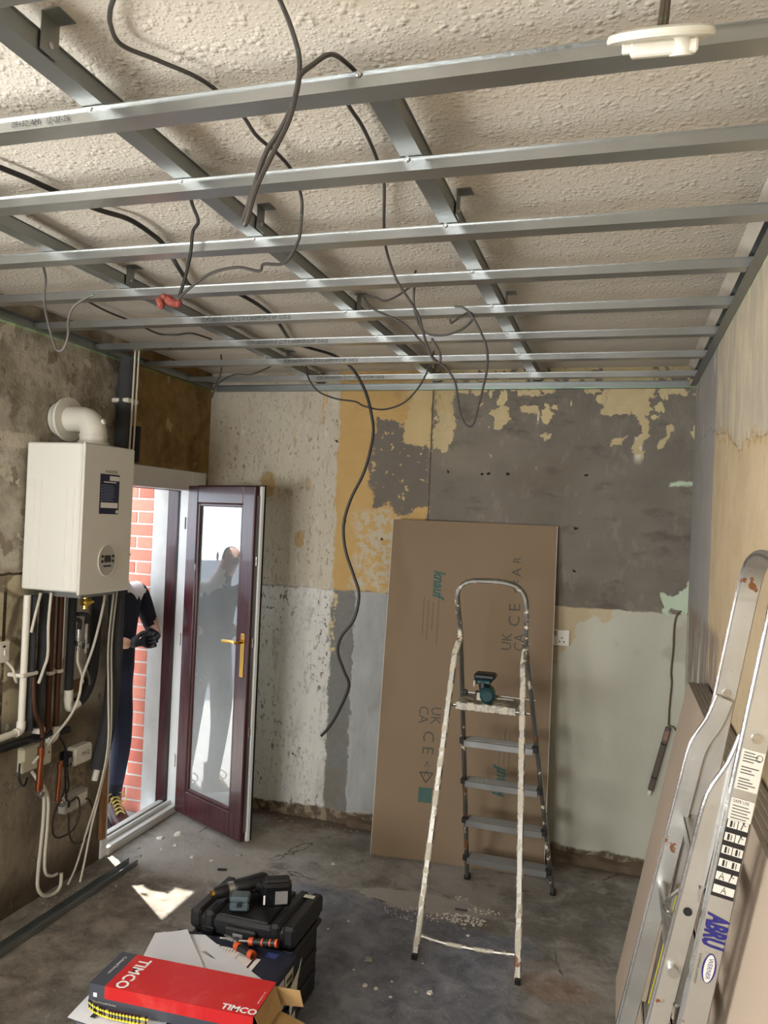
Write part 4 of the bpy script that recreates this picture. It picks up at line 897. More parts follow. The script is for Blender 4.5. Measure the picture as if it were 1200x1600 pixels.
for k, zz in enumerate((.135, .335, .540, .745)):
    a, b_ = on_rail(zz); Mt = frame(a, b_ - a, (0, 1, 0)); w = (b_ - a).length
    tr = MB(Mt).bx(.012, w - .012, -.052, .030, -.002, .004, .002).bx(.012, w - .012, -.052, -.047, -.026, 0, .001).bx(.012, w - .012, .025, .030, -.022, 0, .001).build('tread', ALU_T, t)
    for q in range(4): MB(Mt).bx(.02, w - .02, -.040 + q * .018, -.036 + q * .018, .004, .0055).build('grip_rib', ALU_T, tr, smooth=0)
    for xx in (.004, w - .004): MB(Mt).bx(xx - .014, xx + .014, -.05, -.02, -.014, .012, .003).build('tread_bracket', BLACK_P, tr)
# platform
pz = .962
pf = MB(); pf.box((1.893, -.765, pz), (.268, .165, .012), .003); pf.box((1.893, -.848, pz - .012), (.268, .012, .036), .004)
pl = pf.build('platform', ALU_PW, t)
MB().cyl((1.735, -.852, pz - .01), (1.765, -.852, pz - .01), .007, 8).build('pivot', CHROME, pl); MB().cyl((2.02, -.852, pz - .014), (2.085, -.852, pz - .014), .007, 8).build('pivot', CHROME, pl)
MB().cyl((1.745, -.678, pz + .012), (2.09, -.678, pz + .006), .006, 8).build('pivot', CHROME, pl)
for xx in (1.772, 1.83): MB().box((xx, -.69, pz + .016), (.02, .02, .022), .003).build('stop_block', BLACK_P, pl)
# cordless driver standing on the platform
TEALP = plain('dark_teal_plastic', c(22, 62, 66), .4, var=.1)
z0 = pz + .0065
t = thing('impact_driver', (1.885, -.79, z0), 'dark teal cordless driver resting on the stepladder platform', 'power tool')
b = MB(Matrix.Translation((1.888, -.79, z0 + .034)) @ Euler((0, math.radians(8), math.radians(10))).to_matrix().to_4x4())
b.M = b.M @ Euler((math.radians(90), 0, 0)).to_matrix().to_4x4()
b.lathe([(.012, -.055), (.030, -.050), (.037, -.03), (.038, .02), (.034, .05), (.022, .062)], 18); b.build('motor_housing', TEALP, t)
MB().box((1.872, -.80, z0 + .075), (.036, .05, .05), .012).build('grip', BLACK_P, t)
MB().box((1.878, -.79, z0 + .112), (.094, .075, .026), .008).build('battery', BLACK_P, t)
MB().box((1.868, -.79, z0 + .088), (.080, .066, .020), .006).build('battery_mount', TEALP, t)
MB().box((1.838, -.835, z0 + .082), (.010, .012, .030), .003).build('badge', plain('grey_badge', c(170, 165, 150), .5), t)
MB(Matrix.Translation((1.866, -.843, z0 + .028))).box((0, 0, 0), (.030, .006, .034), .010).build('badge', plain('grey_badge', c(170, 165, 150), .5), t)
MB().tube([(1.93, -.78, z0 + .012), (1.965, -.77, z0 + .012), (2.0, -.765, z0 + .009)], .008, 8).build('hex_bit_holder', CHROME, None, label='short steel bit holder lying beside the driver on the platform', cat='bit holder')

# ================================================================ FOLDED LADDER AT RIGHT
t = thing('folded_ladder', (2.44, -2.5, 0), 'large folded aluminium stepladder leaning on the board stack at the right wall', 'stepladder')
yn, yf = -2.70, -2.30
def ax(z): return 2.441 + .162 * z
def bx2(z): return 2.357 + .198 * z
PA = rrect(.044, .024, .005)
def rail(path, prof, nm, mat=ALU_R): return MB().sweep(prof, path, up=(0, 1, 0)).build(nm, mat, t)
# climbing frame: two stiles joined by the hoop over the top
hp = [(ax(0), yn, 0), (ax(.8), yn, .8), (ax(1.55), yn, 1.55)] + catmull([(ax(1.60), yn, 1.60), (ax(1.665), yn + .015, 1.665), (ax(1.70), yn + .06, 1.70), (ax(1.71), (yn + yf) / 2, 1.712), (ax(1.70), yf - .06, 1.70), (ax(1.665), yf - .015, 1.665), (ax(1.60), yf, 1.60)], 5) + [(ax(1.55), yf, 1.55), (ax(.8), yf, .8), (ax(0), yf, 0)]
def strip(path, w, th, nm, mat):
    """flat box rail whose wide side keeps facing along the ladder's width"""
    b = MB(); P = [V3(p) for p in path]; vs = []; fs = []; wide = V3((1, 0, -.162)).normalized()
    for i, p in enumerate(P):
        tn = (P[min(i + 1, len(P) - 1)] - P[max(i - 1, 0)]).normalized(); sd = (wide - tn * wide.dot(tn)).normalized(); u = sd.cross(tn)
        vs += [p + sd * a * w / 2 + u * q * th / 2 for a, q in ((-1, -.7), (-.9, -1), (.9, -1), (1, -.7), (1, .7), (.9, 1), (-.9, 1), (-1, .7))]
    n = 8
    for i in range(len(P) - 1):
        for q in range(n): fs.append((i * n + q, i * n + (q + 1) % n, i * n + n + (q + 1) % n, i * n + n + q))
    fs += [tuple(range(n)), tuple(range((len(P) - 1) * n, len(P) * n))]
    o = b.add(vs, fs).build(nm, mat, t); e = []
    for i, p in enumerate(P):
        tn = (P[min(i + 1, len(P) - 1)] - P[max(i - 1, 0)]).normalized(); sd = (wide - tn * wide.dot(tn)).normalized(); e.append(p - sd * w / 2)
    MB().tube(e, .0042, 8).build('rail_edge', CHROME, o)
    return o
hs = strip(hp, .044, .022, 'climbing_rail', ALU_R)
# support legs, bent in at the top to meet the pivots
for yy in (yn + .024, yf - .024):
    pts = [(bx2(0), yy, 0), (bx2(.6), yy, .6), (bx2(1.15), yy, 1.15)] + catmull([(bx2(1.19), yy, 1.19), (bx2(1.27) + .002, yy, 1.27), (bx2(1.33) + .022, yy, 1.33), (2.662, yy, 1.385)], 4)
    strip(pts, .036, .020, 'support_leg', ALU_R)
    MB().cyl((ax(1.395), (yn if yy < -2.5 else yf) - .015, 1.395), (ax(1.395), (yn if yy < -2.5 else yf) + .036, 1.395), .009, 12).build('pivot_bolt', CHROME, t)
    MB().box((bx2(0) , yy, .018), (.044, .030, .036), .004).build('rubber_foot', BLACK_P, t)
    MB().box((ax(0), yn if yy < -2.5 else yf, .018), (.050, .030, .036), .004).build('rubber_foot', BLACK_P, t)
MB().cyl((bx2(1.06), yn + .0125, 1.06), (bx2(1.06), yn + .0142, 1.06), .008, 14).build('bolt_hole', BLACK_P, t)
for k in range(5):
    zz = .22 + k * .222; xx = ax(zz)
    MB().bx(xx - .036, xx + .026, yn + .012, yf - .012, zz - .002, zz + .003).bx(xx - .038, xx - .034, yn + .012, yf - .012, zz - .026, zz + .003).bx(xx + .022, xx + .026, yn + .012, yf - .012, zz - .02, zz + .003).build('tread', ALU, t)
    for yy in (yn + .014, yf - .014): MB().box((xx - .012, yy, zz - .010), (.03, .008, .024), .002).build('tread_bracket', BLACK_P, t)
for zz in (.25, .95):
    MB().cyl((bx2(zz), yn, zz), (bx2(zz), yf, zz), .010, 12).build('brace_tube', ALU, t)
MB().tube([(bx2(1.1) + .004, yn + .03, 1.115), (bx2(1.0) - .02, yn + .05, 1.06), (bx2(.98) - .018, yn + .07, 1.03), (bx2(.98), yn + .075, 1.02), (bx2(1.0) + .01, yn + .06, 1.045)], .004, 6, 4).build('locking_hook', CHROME, t)
# labels on the near stile
LW = plain('label_white', c(222, 219, 210), .5, var=.03); LK = plain('label_black', c(28, 26, 28), .5)
BLUE = plain('ladder_blue_print', c(40, 38, 118), .45)
sdir = V3((.162, 0, 1)).normalized(); rdir = V3((1, 0, -.162)).normalized()
def lp(z, dx=0): return V3((ax(z), yn - .0112, z)) + rdir * dx
def sticker(z, h, mat=LW, w=.038, dx=0, nm='label', parent=None): return quad_on(nm, lp(z, dx), rdir, sdir, w, h, mat, parent or t, off=.0005)
lab = sticker(1.337, .073)
for k in range(13):
    if k in (4, 8): continue
    MB(frame(lp(1.367 - k * .0052, -.015), rdir, sdir)).bx(0, .018 + .011 * ((k * 7) % 3) / 2, 0, .0018, .0009, .0014).build('label_line', GREYP, lab, smooth=0)
b = MB(frame(lp(1.362, .011), rdir, sdir)); b.sweep([(.0007 * math.cos(a), .0007 * math.sin(a)) for a in (0, 2.1, 4.2)], [(.005 * math.cos(2 * math.pi * k / 14), .006 * math.sin(2 * math.pi * k / 14), .0012) for k in range(14)], closed=True)
b.build('label_badge', GREYP, lab)
lab = sticker(1.265, .040)
text('SAFE USE', .0078, lp(1.2795, -.016), rdir, sdir, LK, lab, off=.0012, sx=.85)
for k in range(5): MB(frame(lp(1.271 - k * .0055, -.015), rdir, sdir)).bx(0, .026 + .004 * (k % 2), 0, .0016, .0009, .0014).build('label_line', GREYP, lab, smooth=0)
lab = sticker(1.176, .142, LK)
random.seed(5)
for k in range(6):
    zc = 1.2385 - k * .0237
    for dx in ((-.009, .009) if k < 3 else (0,)):
        pn = quad_on('pictogram_panel', lp(zc, dx), rdir, sdir, .0165 if k < 3 else .035, .0145, LW, lab, off=.0012)
        for q in range(2 if k >= 3 and k < 5 else 1):
            o = lp(zc, dx + (0 if k < 3 or k == 5 else (-.008 + q * .016)))
            bb = MB(frame(o, rdir, sdir)); st_ = random.choice((0, 1, 2))
            if st_ == 0: bb.tube([(-.004, -.006, .0016), (0, .006, .0016), (.004, -.006, .0016)], .0007, 4); bb.tube([(-.0025, -.001, .0016), (.0025, -.001, .0016)], .0006, 4)
            elif st_ == 1: bb.tube([(-.003, -.006, .0016), (-.001, .004, .0016), (.004, .002, .0016)], .0009, 4); bb.box((-.0005, .0062, .0016), (.003, .003, .001))
            else: bb.box((-.002, 0, .0016), (.0035, .011, .0008)); bb.tube([(.003, -.005, .0016), (.003, .005, .0016)], .0007, 4)
            bb.build('pictogram', LK, pn, smooth=0)
text('ABRU', .050, lp(1.074, 0), -sdir, rdir, BLUE, t, bold=.0022, sx=.47, off=.001)
el = MB(frame(lp(.978, .004), -sdir, rdir)).prism(oval(.027, .0115), .0004, .0012).build('oval_badge', BLUE, t, smooth=0)
MB(frame(lp(.978, .004), -sdir, rdir)).prism(oval(.0255, .0085), .0012, .0016).build('badge_field', LW, el, smooth=0)
text('WERNER', .0112, lp(.978, .004), -sdir, rdir, BLUE, el, off=.0019, align='CENTER', sx=.85)
text('A WERNER COMPANY', .0056, lp(1.0, -.014), -sdir, rdir, GREYP, t, off=.001)
# strip of yellow tape on the far leg
MB(frame((bx2(.80) + .045, yf - .014, .80), (.20, 0, 1), (1, 0, -.2))).box((0, 0, 0), (.30, .018, .002)).build('yellow_tape', plain('yellow_tape', c(232, 214, 70), .5), t, smooth=0)

# ================================================================ PERSON OUTSIDE THE DOOR
def skin_mesh(name, verts, edges, radii, root=0, sub=2):
    me = bpy.data.meshes.new(name); me.from_pydata(verts, edges, []); o = bpy.data.objects.new(name, me); COL.objects.link(o)
    m = o.modifiers.new('skin', 'SKIN'); m.use_smooth_shade = True; m.branch_smoothing = .6
    for i, r in enumerate(radii):
        d = me.skin_vertices[0].data[i]; d.radius = r if isinstance(r, tuple) else (r, r); d.use_root = (i == root)
    s_ = o.modifiers.new('sub', 'SUBSURF'); s_.levels = sub; s_.render_levels = sub
    bpy.context.view_layer.update()
    out = bpy.data.meshes.new_from_object(o.evaluated_get(bpy.context.evaluated_depsgraph_get()))
    bpy.data.objects.remove(o); bpy.data.meshes.remove(me)
    b = MB(); b.add([v.co for v in out.vertices], [list(p.vertices) for p in out.polygons]); bpy.data.meshes.remove(out); return b
JV = [(-.29, -.47, .80), (-.275, -.47, .98), (-.255, -.47, 1.18), (-.25, -.49, 1.31), (-.245, -.53, 1.375), (-.24, -.56, 1.435), (-.235, -.57, 1.50), (-.245, -.57, 1.56),
      (-.255, -.30, 1.295), (-.185, -.240, 1.05), (-.065, -.375, 1.035),
      (-.255, -.625, 1.285), (-.20, -.70, 1.05), (-.075, -.595, 1.02),
      (-.295, -.385, .74), (-.275, -.365, .40), (-.33, -.345, .06),
      (-.295, -.555, .74), (-.285, -.55, .40), (-.35, -.53, .06),
      (-.136, -.578, 1.475)]
JE = [(0, 1), (1, 2), (2, 3), (3, 4), (4, 5), (5, 6), (6, 7), (2, 8), (8, 9), (9, 10), (2, 11), (11, 12), (12, 13), (0, 14), (14, 15), (15, 16), (0, 17), (17, 18), (18, 19), (6, 20)]
JR = [.125, .122, .135, .085, .052, .078, .092, .06, .068, .043, .030, .068, .043, .030, .092, .062, .044, .092, .062, .044, .012]
SKIN = plain('skin', c(206, 160, 136), .55, var=.05); NAVYC = plain('navy_jumper', c(26, 28, 40), .95, var=.2, bump=.002); TROU = plain('dark_blue_trousers', c(38, 42, 62), .95, var=.15, bump=.002)
HAIR = plain('cropped_brown_hair', c(60, 46, 36), .9, bump=.004); GLOVE = plain('black_work_glove', c(34, 36, 42), .7, var=.2, bump=.001); SOCK = plain('black_sock', c(22, 24, 34), .95)
b = skin_mesh('body', JV, JE, JR)
def part_of(p):
    # 0 skin, 1 jumper, 2 trousers, 3 hair, 4 sock
    x, y, z = p
    if (z > 1.42 and x < -.25) or (z > 1.47 and x < -.205) or z > 1.535: return 3
    if z > 1.36: return 0
    if x > -.16 and .95 < z < 1.12: return 0
    if z > .86: return 1
    if z > .16: return 2
    return 4
b.mi = [part_of(sum((b.v[i] for i in f), V3()) / len(f)) for f in b.f]
pr = b.build('person', [SKIN, NAVYC, TROU, HAIR, SOCK], None, smooth=180, label='person in a navy jumper, dark trousers and work gloves standing outside the open door', cat='person')
# sunlit top of the shoulder, its light put in as a white patch: cut to the body's own surface, a few millimetres proud of it
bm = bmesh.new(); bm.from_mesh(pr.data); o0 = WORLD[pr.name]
def in_sunlit_patch(p): return p.z > 1.235 + .5 * abs(p.y + .40) and p.z < 1.40 and -.52 < p.y < -.325 and p.x > -.30
keep = [f for f in bm.faces if in_sunlit_patch(f.calc_center_median() + o0)]
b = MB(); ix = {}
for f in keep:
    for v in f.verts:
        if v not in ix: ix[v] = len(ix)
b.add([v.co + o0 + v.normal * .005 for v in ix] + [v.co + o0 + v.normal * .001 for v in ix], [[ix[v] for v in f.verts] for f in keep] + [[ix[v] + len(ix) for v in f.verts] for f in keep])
bm.free(); b.build('collar', plain('sunlit_shoulder_white', c(238, 236, 234), .9), pr, smooth=180)  # this collar part is sunlight on the jumper shoulder, painted as white
for s_, yy in ((1, -.385), (-1, -.565)):
    MB(Matrix.Translation((-.235, -.57 + s_ * .092, 1.478)) @ Matrix.Diagonal((1, .35, 1.5, 1))).lathe([(.004, -.02), (.016, -.012), (.02, 0), (.014, .014), (.003, .02)], 10).build('ear', SKIN, pr)
    MB(Matrix.Translation((-.156, -.573 + s_ * .032, 1.500))).lathe([(.002, -.009), (.008, -.005), (.0095, 0), (.008, .005), (.002, .009)], 10).build('eye', WHITE_P, pr)
MB(frame((-.150, -.573, 1.442), (0, 1, 0), (0, 0, 1))).box((0, 0, 0), (.042, .008, .008), .003).build('mouth', plain('lips', c(164, 100, 92), .5), pr)
# gloves: palm and five separate fingers closed round a small screwdriver handle
def glove(w, d, side):
    """w wrist, d pointing direction, side = direction across the knuckles towards the little finger"""
    w = V3(w); d = V3(d).normalized(); s_ = V3(side); s_ = (s_ - d * s_.dot(d)).normalized(); n = d.cross(s_)
    vs = [w - d * .02, w + d * .03, w + d * .06]; es = [(0, 1), (1, 2)]; rs = [.032, (.036, .026), (.036, .022)]
    for k, (o, ln) in enumerate(((-.030, .062), (-.010, .070), (.010, .066), (.030, .052))):
        i = len(vs); base = w + d * .085 + s_ * o
        vs += [base, base + d * ln * .45 - n * ln * .25, base + d * ln * .55 - n * ln * .75, base + d * ln * .2 - n * ln * .95]; rs += [.0125, .0115, .0105, .0095]
        es += [(2, i), (i, i + 1), (i + 1, i + 2), (i + 2, i + 3)]
    i = len(vs); tb = w + d * .035 - s_ * .035
    vs += [tb, tb + d * .03 - s_ * .018 - n * .012, tb + d * .055 - s_ * .014 - n * .03]; rs += [.014, .013, .011]; es += [(1, i), (i, i + 1), (i + 1, i + 2)]
    return skin_mesh('glove', vs, es, rs, 1, 1).build('glove', GLOVE, pr, smooth=180)
glove((-.06, -.385, 1.036), (.35, -.9, .05), (.3, .1, -1)); glove((-.07, -.60, 1.02), (.45, .9, .1), (.3, 0, -1))
MB().tube([(-.055, -.53, 1.035), (-.02, -.44, 1.045)], .012, 8).build('screwdriver_handle', plain('dark_handle', c(40, 40, 46), .4), None, label='small dark tool handle held between the gloved hands', cat='hand tool')
# boots
BOOT = plain('oxblood_leather', c(74, 42, 42), .42, var=.25, scale=18, bump=.001); SOLE = plain('dark_boot_sole', c(30, 25, 25), .8); LACE = plain('yellow_lace', c(212, 190, 110), .7)
def boot(ankle, toe):
    a = V3((ankle[0], ankle[1], -.06)); d = V3((toe[0] - ankle[0], toe[1] - ankle[1], 0)).normalized(); Mx = frame(a - d * .07, d, (-d.y, d.x, 0)) @ Matrix.Scale(1.15, 4)
    bt2 = MB(Mx); st_ = [(0.0, .030, .085), (.02, .038, .105), (.07, .040, .115), (.12, .040, .100), (.16, .044, .078), (.205, .046, .062), (.245, .038, .052), (.268, .020, .040)]
    n = 14; vs = []; fs = []
    for x, hw, h in st_:
        for k in range(n):
            a_ = 2 * math.pi * k / n; cs, sn = math.cos(a_), math.sin(a_)
            vs.append((x, hw * (abs(cs) ** .7) * (1 if cs > 0 else -1), .018 + max(0, h - .018) * (.5 + .5 * (abs(sn) ** .8) * (1 if sn > 0 else -1))))
    for i in range(len(st_) - 1):
        for k in range(n): fs.append((i * n + k, i * n + (k + 1) % n, (i + 1) * n + (k + 1) % n, (i + 1) * n + k))
    fs += [tuple(range(n)), tuple(range((len(st_) - 1) * n, len(st_) * n))]
    bt2.add(vs, fs); bt2.tube([(.055, 0, .07), (.052, 0, .12), (.050, 0, .185)], .046, 14)
    o = bt2.build('boot', BOOT, pr, smooth=60)
    ol = [(x, hw + .006) for x, hw, _ in st_]
    MB(Mx).prism([(x, y) for x, y in ol] + [(.276, 0)] + [(x, -y) for x, y in reversed(ol)], 0, .022).build('sole', SOLE, o, smooth=0)
    lc = MB(Mx)
    for k in range(5):
        x = .095 + k * .020; z = .128 - k * .011; w = .022
        lc.tube([(x, -w, z - .006), (x + .008, 0, z + .004), (x + .014, w, z - .010)], .0028, 6, 3); lc.tube([(x, w, z - .006), (x + .006, 0, z + .006), (x + .014, -w, z - .010)], .0028, 6, 3)
    for s_ in (-1, 1): lc.tube([(.09, 0, .142), (.105, s_ * .03, .150), (.12, s_ * .05, .125), (.115, s_ * .035, .105), (.10, s_ * .01, .135)], .0028, 6, 4)
    lc.build('lace', LACE, o)
boot((-.33, -.345), (-.20, -.44)); boot((-.35, -.53), (-.20, -.60))
# ================================================================ TOOLS AND BOXES ON THE FLOOR
# long steel track lying by the left wall
pr_ = u_section(.052, .028, lip=0)
MB().sweep(pr_[:3] + pr_[5:9] + pr_[11:], [(.188, -.885, .001), (.165, -2.9, .001)]).build('steel_track', GALV_D, None, smooth=0, label='long grey steel track lying on the floor along the boiler wall', cat='steel track')

# black toolbox
X0, X1, Y0, Y1, TZ = 1.02, 1.42, -1.768, -1.50, .352
t = thing('toolbox', ((X0 + X1) / 2, (Y0 + Y1) / 2, 0), 'big black ribbed plastic toolbox with a cordless drill lying on it', 'toolbox')
MB().bx(X0 + .012, X1 - .012, Y0 + .012, Y1 - .012, 0, .245, .012).build('body', BLACK_P, t)
MB().bx(X0, X1, Y0, Y1, .245, .268, .008).build('rim', BLACK_P, t)
ld = MB().bx(X0 + .004, X1 - .004, Y0 + .004, Y1 - .004, .269, TZ - .012, .014).build('lid', BLACK_P, t)
for xa, xb in ((X0 + .0, X0 + .045), (X0 + .055, X0 + .095), (X1 - .095, X1 - .055), (X1 - .045, X1)):
    MB().bx(xa, xb, Y0 - .004, Y1 + .004, .285, TZ, .010).build('lid_rib', BLACK_P, ld)
MB().bx(X0 + .105, X1 - .105, Y0 + .01, Y1 - .01, TZ - .013, TZ - .004, .004).build('lid_panel', BLACK_P, ld)
for xx in (X0 + .075, X1 - .075): MB().bx(xx - .024, xx + .024, Y0 - .010, Y0 + .004, .20, .305, .005).build('latch', BLACK_G, t)
MB().bx(X0 + .14, X1 - .14, Y0 - .012, Y0 + .006, .275, .318, .006).build('handle', BLACK_P, t)
MB().bx(X0 + .175, X0 + .212, Y0 - .0135, Y0 - .012, .288, .302).build('badge', plain('grey_badge_plate', c(150, 150, 152), .4), t, smooth=0)
for zz in (.07, .15): MB().bx(X1 - .014, X1 - .006, Y0 + .03, Y1 - .03, zz, zz + .02, .003).build('side_rib', BLACK_P, t)
MB().bx(X1 - .06, X1 - .02, Y1 - .05, Y1 - .03, TZ + .0005, TZ + .002).build('paper_scrap', WHITE_P, None, smooth=0, label='tiny white paper scrap at the back corner of the toolbox lid', cat='paper')

# drill lying on the lid
ZL = TZ + .001
t = thing('cordless_drill', (1.16, -1.62, ZL), 'black cordless drill with a silver chuck collar lying on the toolbox', 'power tool')
A = V3((1.075, -1.705, ZL + .030)); B = V3((1.215, -1.545, ZL + .034)); d = (B - A).normalized(); Mx = frame(A, d.cross(V3((0, 0, 1))), V3((0, 0, 1)).cross(d.cross(V3((0, 0, 1)))))
Mx = frame(A, V3((0, 0, 1)).cross(d), d.cross(V3((0, 0, 1)).cross(d)))
def along(prof, nm, mat, seg=16):
    z = d; x = V3((0, 0, 1)).cross(z).normalized(); y = z.cross(x)
    Mq = Matrix(((x.x, y.x, z.x), (x.y, y.y, z.y), (x.z, y.z, z.z))).to_4x4(); Mq.translation = A
    return MB(Mq).lathe(prof, seg).build(nm, mat, t)
along([(.006, -.012), (.012, -.01), (.013, 0)], 'chuck_nose', BRASS); along([(.013, 0), (.018, .004), (.023, .022), (.023, .05), (.020, .052)], 'chuck', BLACK_P)
along([(.022, .052), (.027, .054), (.027, .074), (.024, .076)], 'collar', ALU); along([(.026, .076), (.030, .082), (.031, .14), (.033, .19), (.028, .205), (.012, .21)], 'motor_housing', BLACK_P)
hb = A + d * .15
MB().sweep(rrect(.034, .040, .010), catmull([hb, hb + V3((.05, -.012, -.004)), hb + V3((.098, -.045, .004))], 4)).build('grip', BLACK_P, t)
MB().box(hb + V3((.03, -.045, 0)), (.012, .02, .014), .004).build('trigger', BLACK_G, t)
Rb = Euler((math.radians(6), 0, math.radians(28))).to_matrix()
bp = V3((1.300, -1.655, ZL + .052))
bat = MB().box(bp, (.100, .052, .088), .010, Rb).build('battery_pack', BLACK_G, t)
MB().box(bp + V3((0, 0, .047)), (.086, .040, .012), .005, Rb).build('battery_rail', BLACK_P, bat)
quad_on('rating_label', bp + Rb @ V3((.014, -.0262, -.004)), Rb @ V3((1, 0, 0)), Rb @ V3((0, 0, 1)), .044, .048, plain('rating_label', c(132, 130, 128), .5, var=.2, scale=120), bat)
quad_on('barcode_strip', bp + Rb @ V3((-.046, -.0262, -.01)), Rb @ V3((1, 0, 0)), Rb @ V3((0, 0, 1)), .006, .034, WHITE_INK, bat)
# translucent bit box
Rz = Euler((0, 0, math.radians(18))).to_matrix()
t = thing('bit_case', (1.19, -1.715, ZL), 'small smoky translucent bit case on the toolbox lid', 'case')
def mat_smoky():
    g = G('smoky_plastic'); return g.done(c(92, 108, 116), .22, spec=.6, Transmission_Weight=.35)
SMK = mat_smoky()
MB().box((1.185, -1.712, ZL + .016), (.068, .055, .030), .006, Rz).build('base', SMK, t); MB().box((1.185, -1.712, ZL + .042), (.070, .057, .020), .006, Rz).build('lid', SMK, t)
MB().box((1.185 + .01, -1.742, ZL + .028), (.016, .006, .018), .002, Rz).build('clasp', BLACK_P, t)

# two dark blue boxes stacked in front of the toolbox
DKB = plain('dark_blue_card', c(32, 36, 58), .4, var=.15); CREAM = plain('cream_label', c(206, 200, 182), .6, var=.06)
BX0, BX1, BY0, BY1 = .985, 1.44, -2.335, -1.785
for k, (za, zb, lb) in enumerate(((0, .140, 'lower dark blue cardboard box with cream side labels'), (.141, .283, 'upper dark blue cardboard box under the papers and red carton'))):
    t = thing('cardboard_box', ((BX0 + BX1) / 2, (BY0 + BY1) / 2, za), lb, 'box', 'dark blue boxes stacked by the toolbox')
    dx = .012 if k == 0 else 0
    MB().bx(BX0 + dx, BX1 + dx, BY0, BY1, za, zb, .006).build('carton', DKB, t)
    for q in range(4):
        ya = BY1 - .03 - q * .075
        lq = MB().bx(BX1 + dx, BX1 + dx + .0008, ya - .066, ya, za + .022, zb - .025).build('side_label', CREAM, t, smooth=0)
        for r_ in range(3): MB().bx(BX1 + dx + .0008, BX1 + dx + .0012, ya - .056, ya - .012, za + .04 + r_ * .024, za + .052 + r_ * .024).build('label_line', GREYP, lq, smooth=0)
    if k == 1:
        for q, (xa, ya, w_, h_) in enumerate(((1.10, -1.83, .075, .075), (1.18, -1.835, .08, .09), (1.262, -1.845, .055, .11), (1.325, -1.86, .016, .12))):
            lq = MB().bx(xa, xa + w_, ya - h_, ya, zb, zb + .0006).build('top_label', WHITE_INK, t, smooth=0)
            if w_ > .05:
                for r_ in range(6): MB().bx(xa + .006 + r_ * w_ / 7, xa + .008 + r_ * w_ / 7, ya - .022, ya - .006, zb + .0006, zb + .001).build('label_line', INK, lq, smooth=0)
        MB().bx(1.345, 1.385, -1.84, -1.81, zb, zb + .0006).build('top_label', plain('mid_blue_label', c(58, 72, 130), .5), t, smooth=0)
ZB = .2845
# torn cream packaging paper at the boxes' right side
b = MB(); b.add([(1.448, -1.80, .10), (1.449, -1.86, .09), (1.452, -1.862, .215), (1.470, -1.83, .275), (1.462, -1.80, .285), (1.449, -1.797, .23)], [(0, 1, 2, 3, 4, 5)])
b.add([(1.4495, -1.80, .10), (1.4505, -1.86, .09), (1.4535, -1.862, .215), (1.4715, -1.83, .275), (1.4635, -1.80, .285), (1.4505, -1.797, .23)], [(0, 1, 2, 3, 4, 5)])
b.build('packing_paper', CREAM, None, smooth=0, label='torn cream packing paper against the right side of the blue boxes', cat='paper')

# loose papers
PAPER = plain('white_paper', c(228, 230, 238), .7, var=.02)
def sheet(corners, z, label, lines=0, curl=.004):
    b = MB(); n = 7; P = [V3((x, y, z)) for x, y in corners]; vs = []
    for th in (0, .0006):
        for i in range(n):
            for j in range(n):
                u, v = i / (n - 1), j / (n - 1); p = P[0].lerp(P[1], u).lerp(P[3].lerp(P[2], u), v)
                vs.append(p + V3((0, 0, th + curl * (.5 + .5 * math.sin(u * 3.1 + v * 2)) * (abs(u - .5) * 2) ** 2)))
    fs = [(k * n * n + i * n + j, k * n * n + i * n + j + 1, k * n * n + (i + 1) * n + j + 1, k * n * n + (i + 1) * n + j) for k in (0, 1) for i in range(n - 1) for j in range(n - 1)]
    b.add(vs, fs); t = thing('paper_sheet', P[0], label, 'paper', 'loose papers under the red carton')
    b.build('sheet', PAPER, t, smooth=0)
    for k in range(lines):
        u0 = .25 + .05 * k; p = P[0].lerp(P[1], .55 + .03 * k).lerp(P[3].lerp(P[2], .5 + .05 * k), .35); q = p + V3((.05, -.02 - .004 * k, 0))
        MB().tube([p + V3((0, 0, curl * .3 + .001)), q + V3((0, 0, curl * .3 + .001))], .0007, 4).build('pencil_line', GREYP, t)
    return t
sheet([(.955, -1.835), (1.10, -1.80), (1.42, -1.975), (1.25, -2.10)], ZB + .0005, 'white folded paper sheet with pencil lines behind the red carton', 3)
sheet([(.94, -1.86), (1.03, -1.80), (1.22, -2.0), (1.02, -2.10)], ZB + .006, 'plain white paper sheet overlapping the pencilled one', 0)
sh3 = sheet([(.935, -2.09), (1.22, -2.06), (1.24, -2.335), (.96, -2.33)], ZB + .0005, 'white paper sheet sticking out under the front of the red carton', 0)
b = MB(); b.bx(1.02, 1.036, -2.31, -2.29, ZB + .0072, ZB + .0078)
b.build('ink_mark', INK, sh3, smooth=0)

# red screw carton, open at its right end
RED = (lambda g: g.done(g.mix(g.noise(14, 5, .65).st(.5, .72), c(196, 34, 36), c(206, 62, 58)), .42, spec=.5))(G('red_carton'))
DGR = plain('charcoal_carton', c(66, 70, 80), .45, var=.12, scale=12); CARD = plain('brown_card', c(170, 138, 92), .85, var=.1)
ra = V3((.975, -2.098, ZB + .0085)); rb = V3((1.492, -2.072, ZB + .0085)); wv = .172; hv = .066
Mc = frame(ra, rb - ra, (0, 1, 0)); lv = (rb - ra).length                      # y points away from the camera
t = thing('screw_carton', ra, 'red and charcoal screw carton lying open on the papers', 'box')
cap = .052
def slab(nm, x0, x1, y0, y1, z0, z1, m, par=t): return MB(Mc).bx(x0, x1, y0, y1, z0, z1).build(nm, m, par, smooth=0)
slab('bottom', 0, lv, -wv, 0, 0, .002, DGR); slab('back_side', 0, lv, -.002, 0, .002, hv - .002, DGR); slab('end_cap', 0, .002, -wv + .002, -.002, .002, hv - .002, DGR)
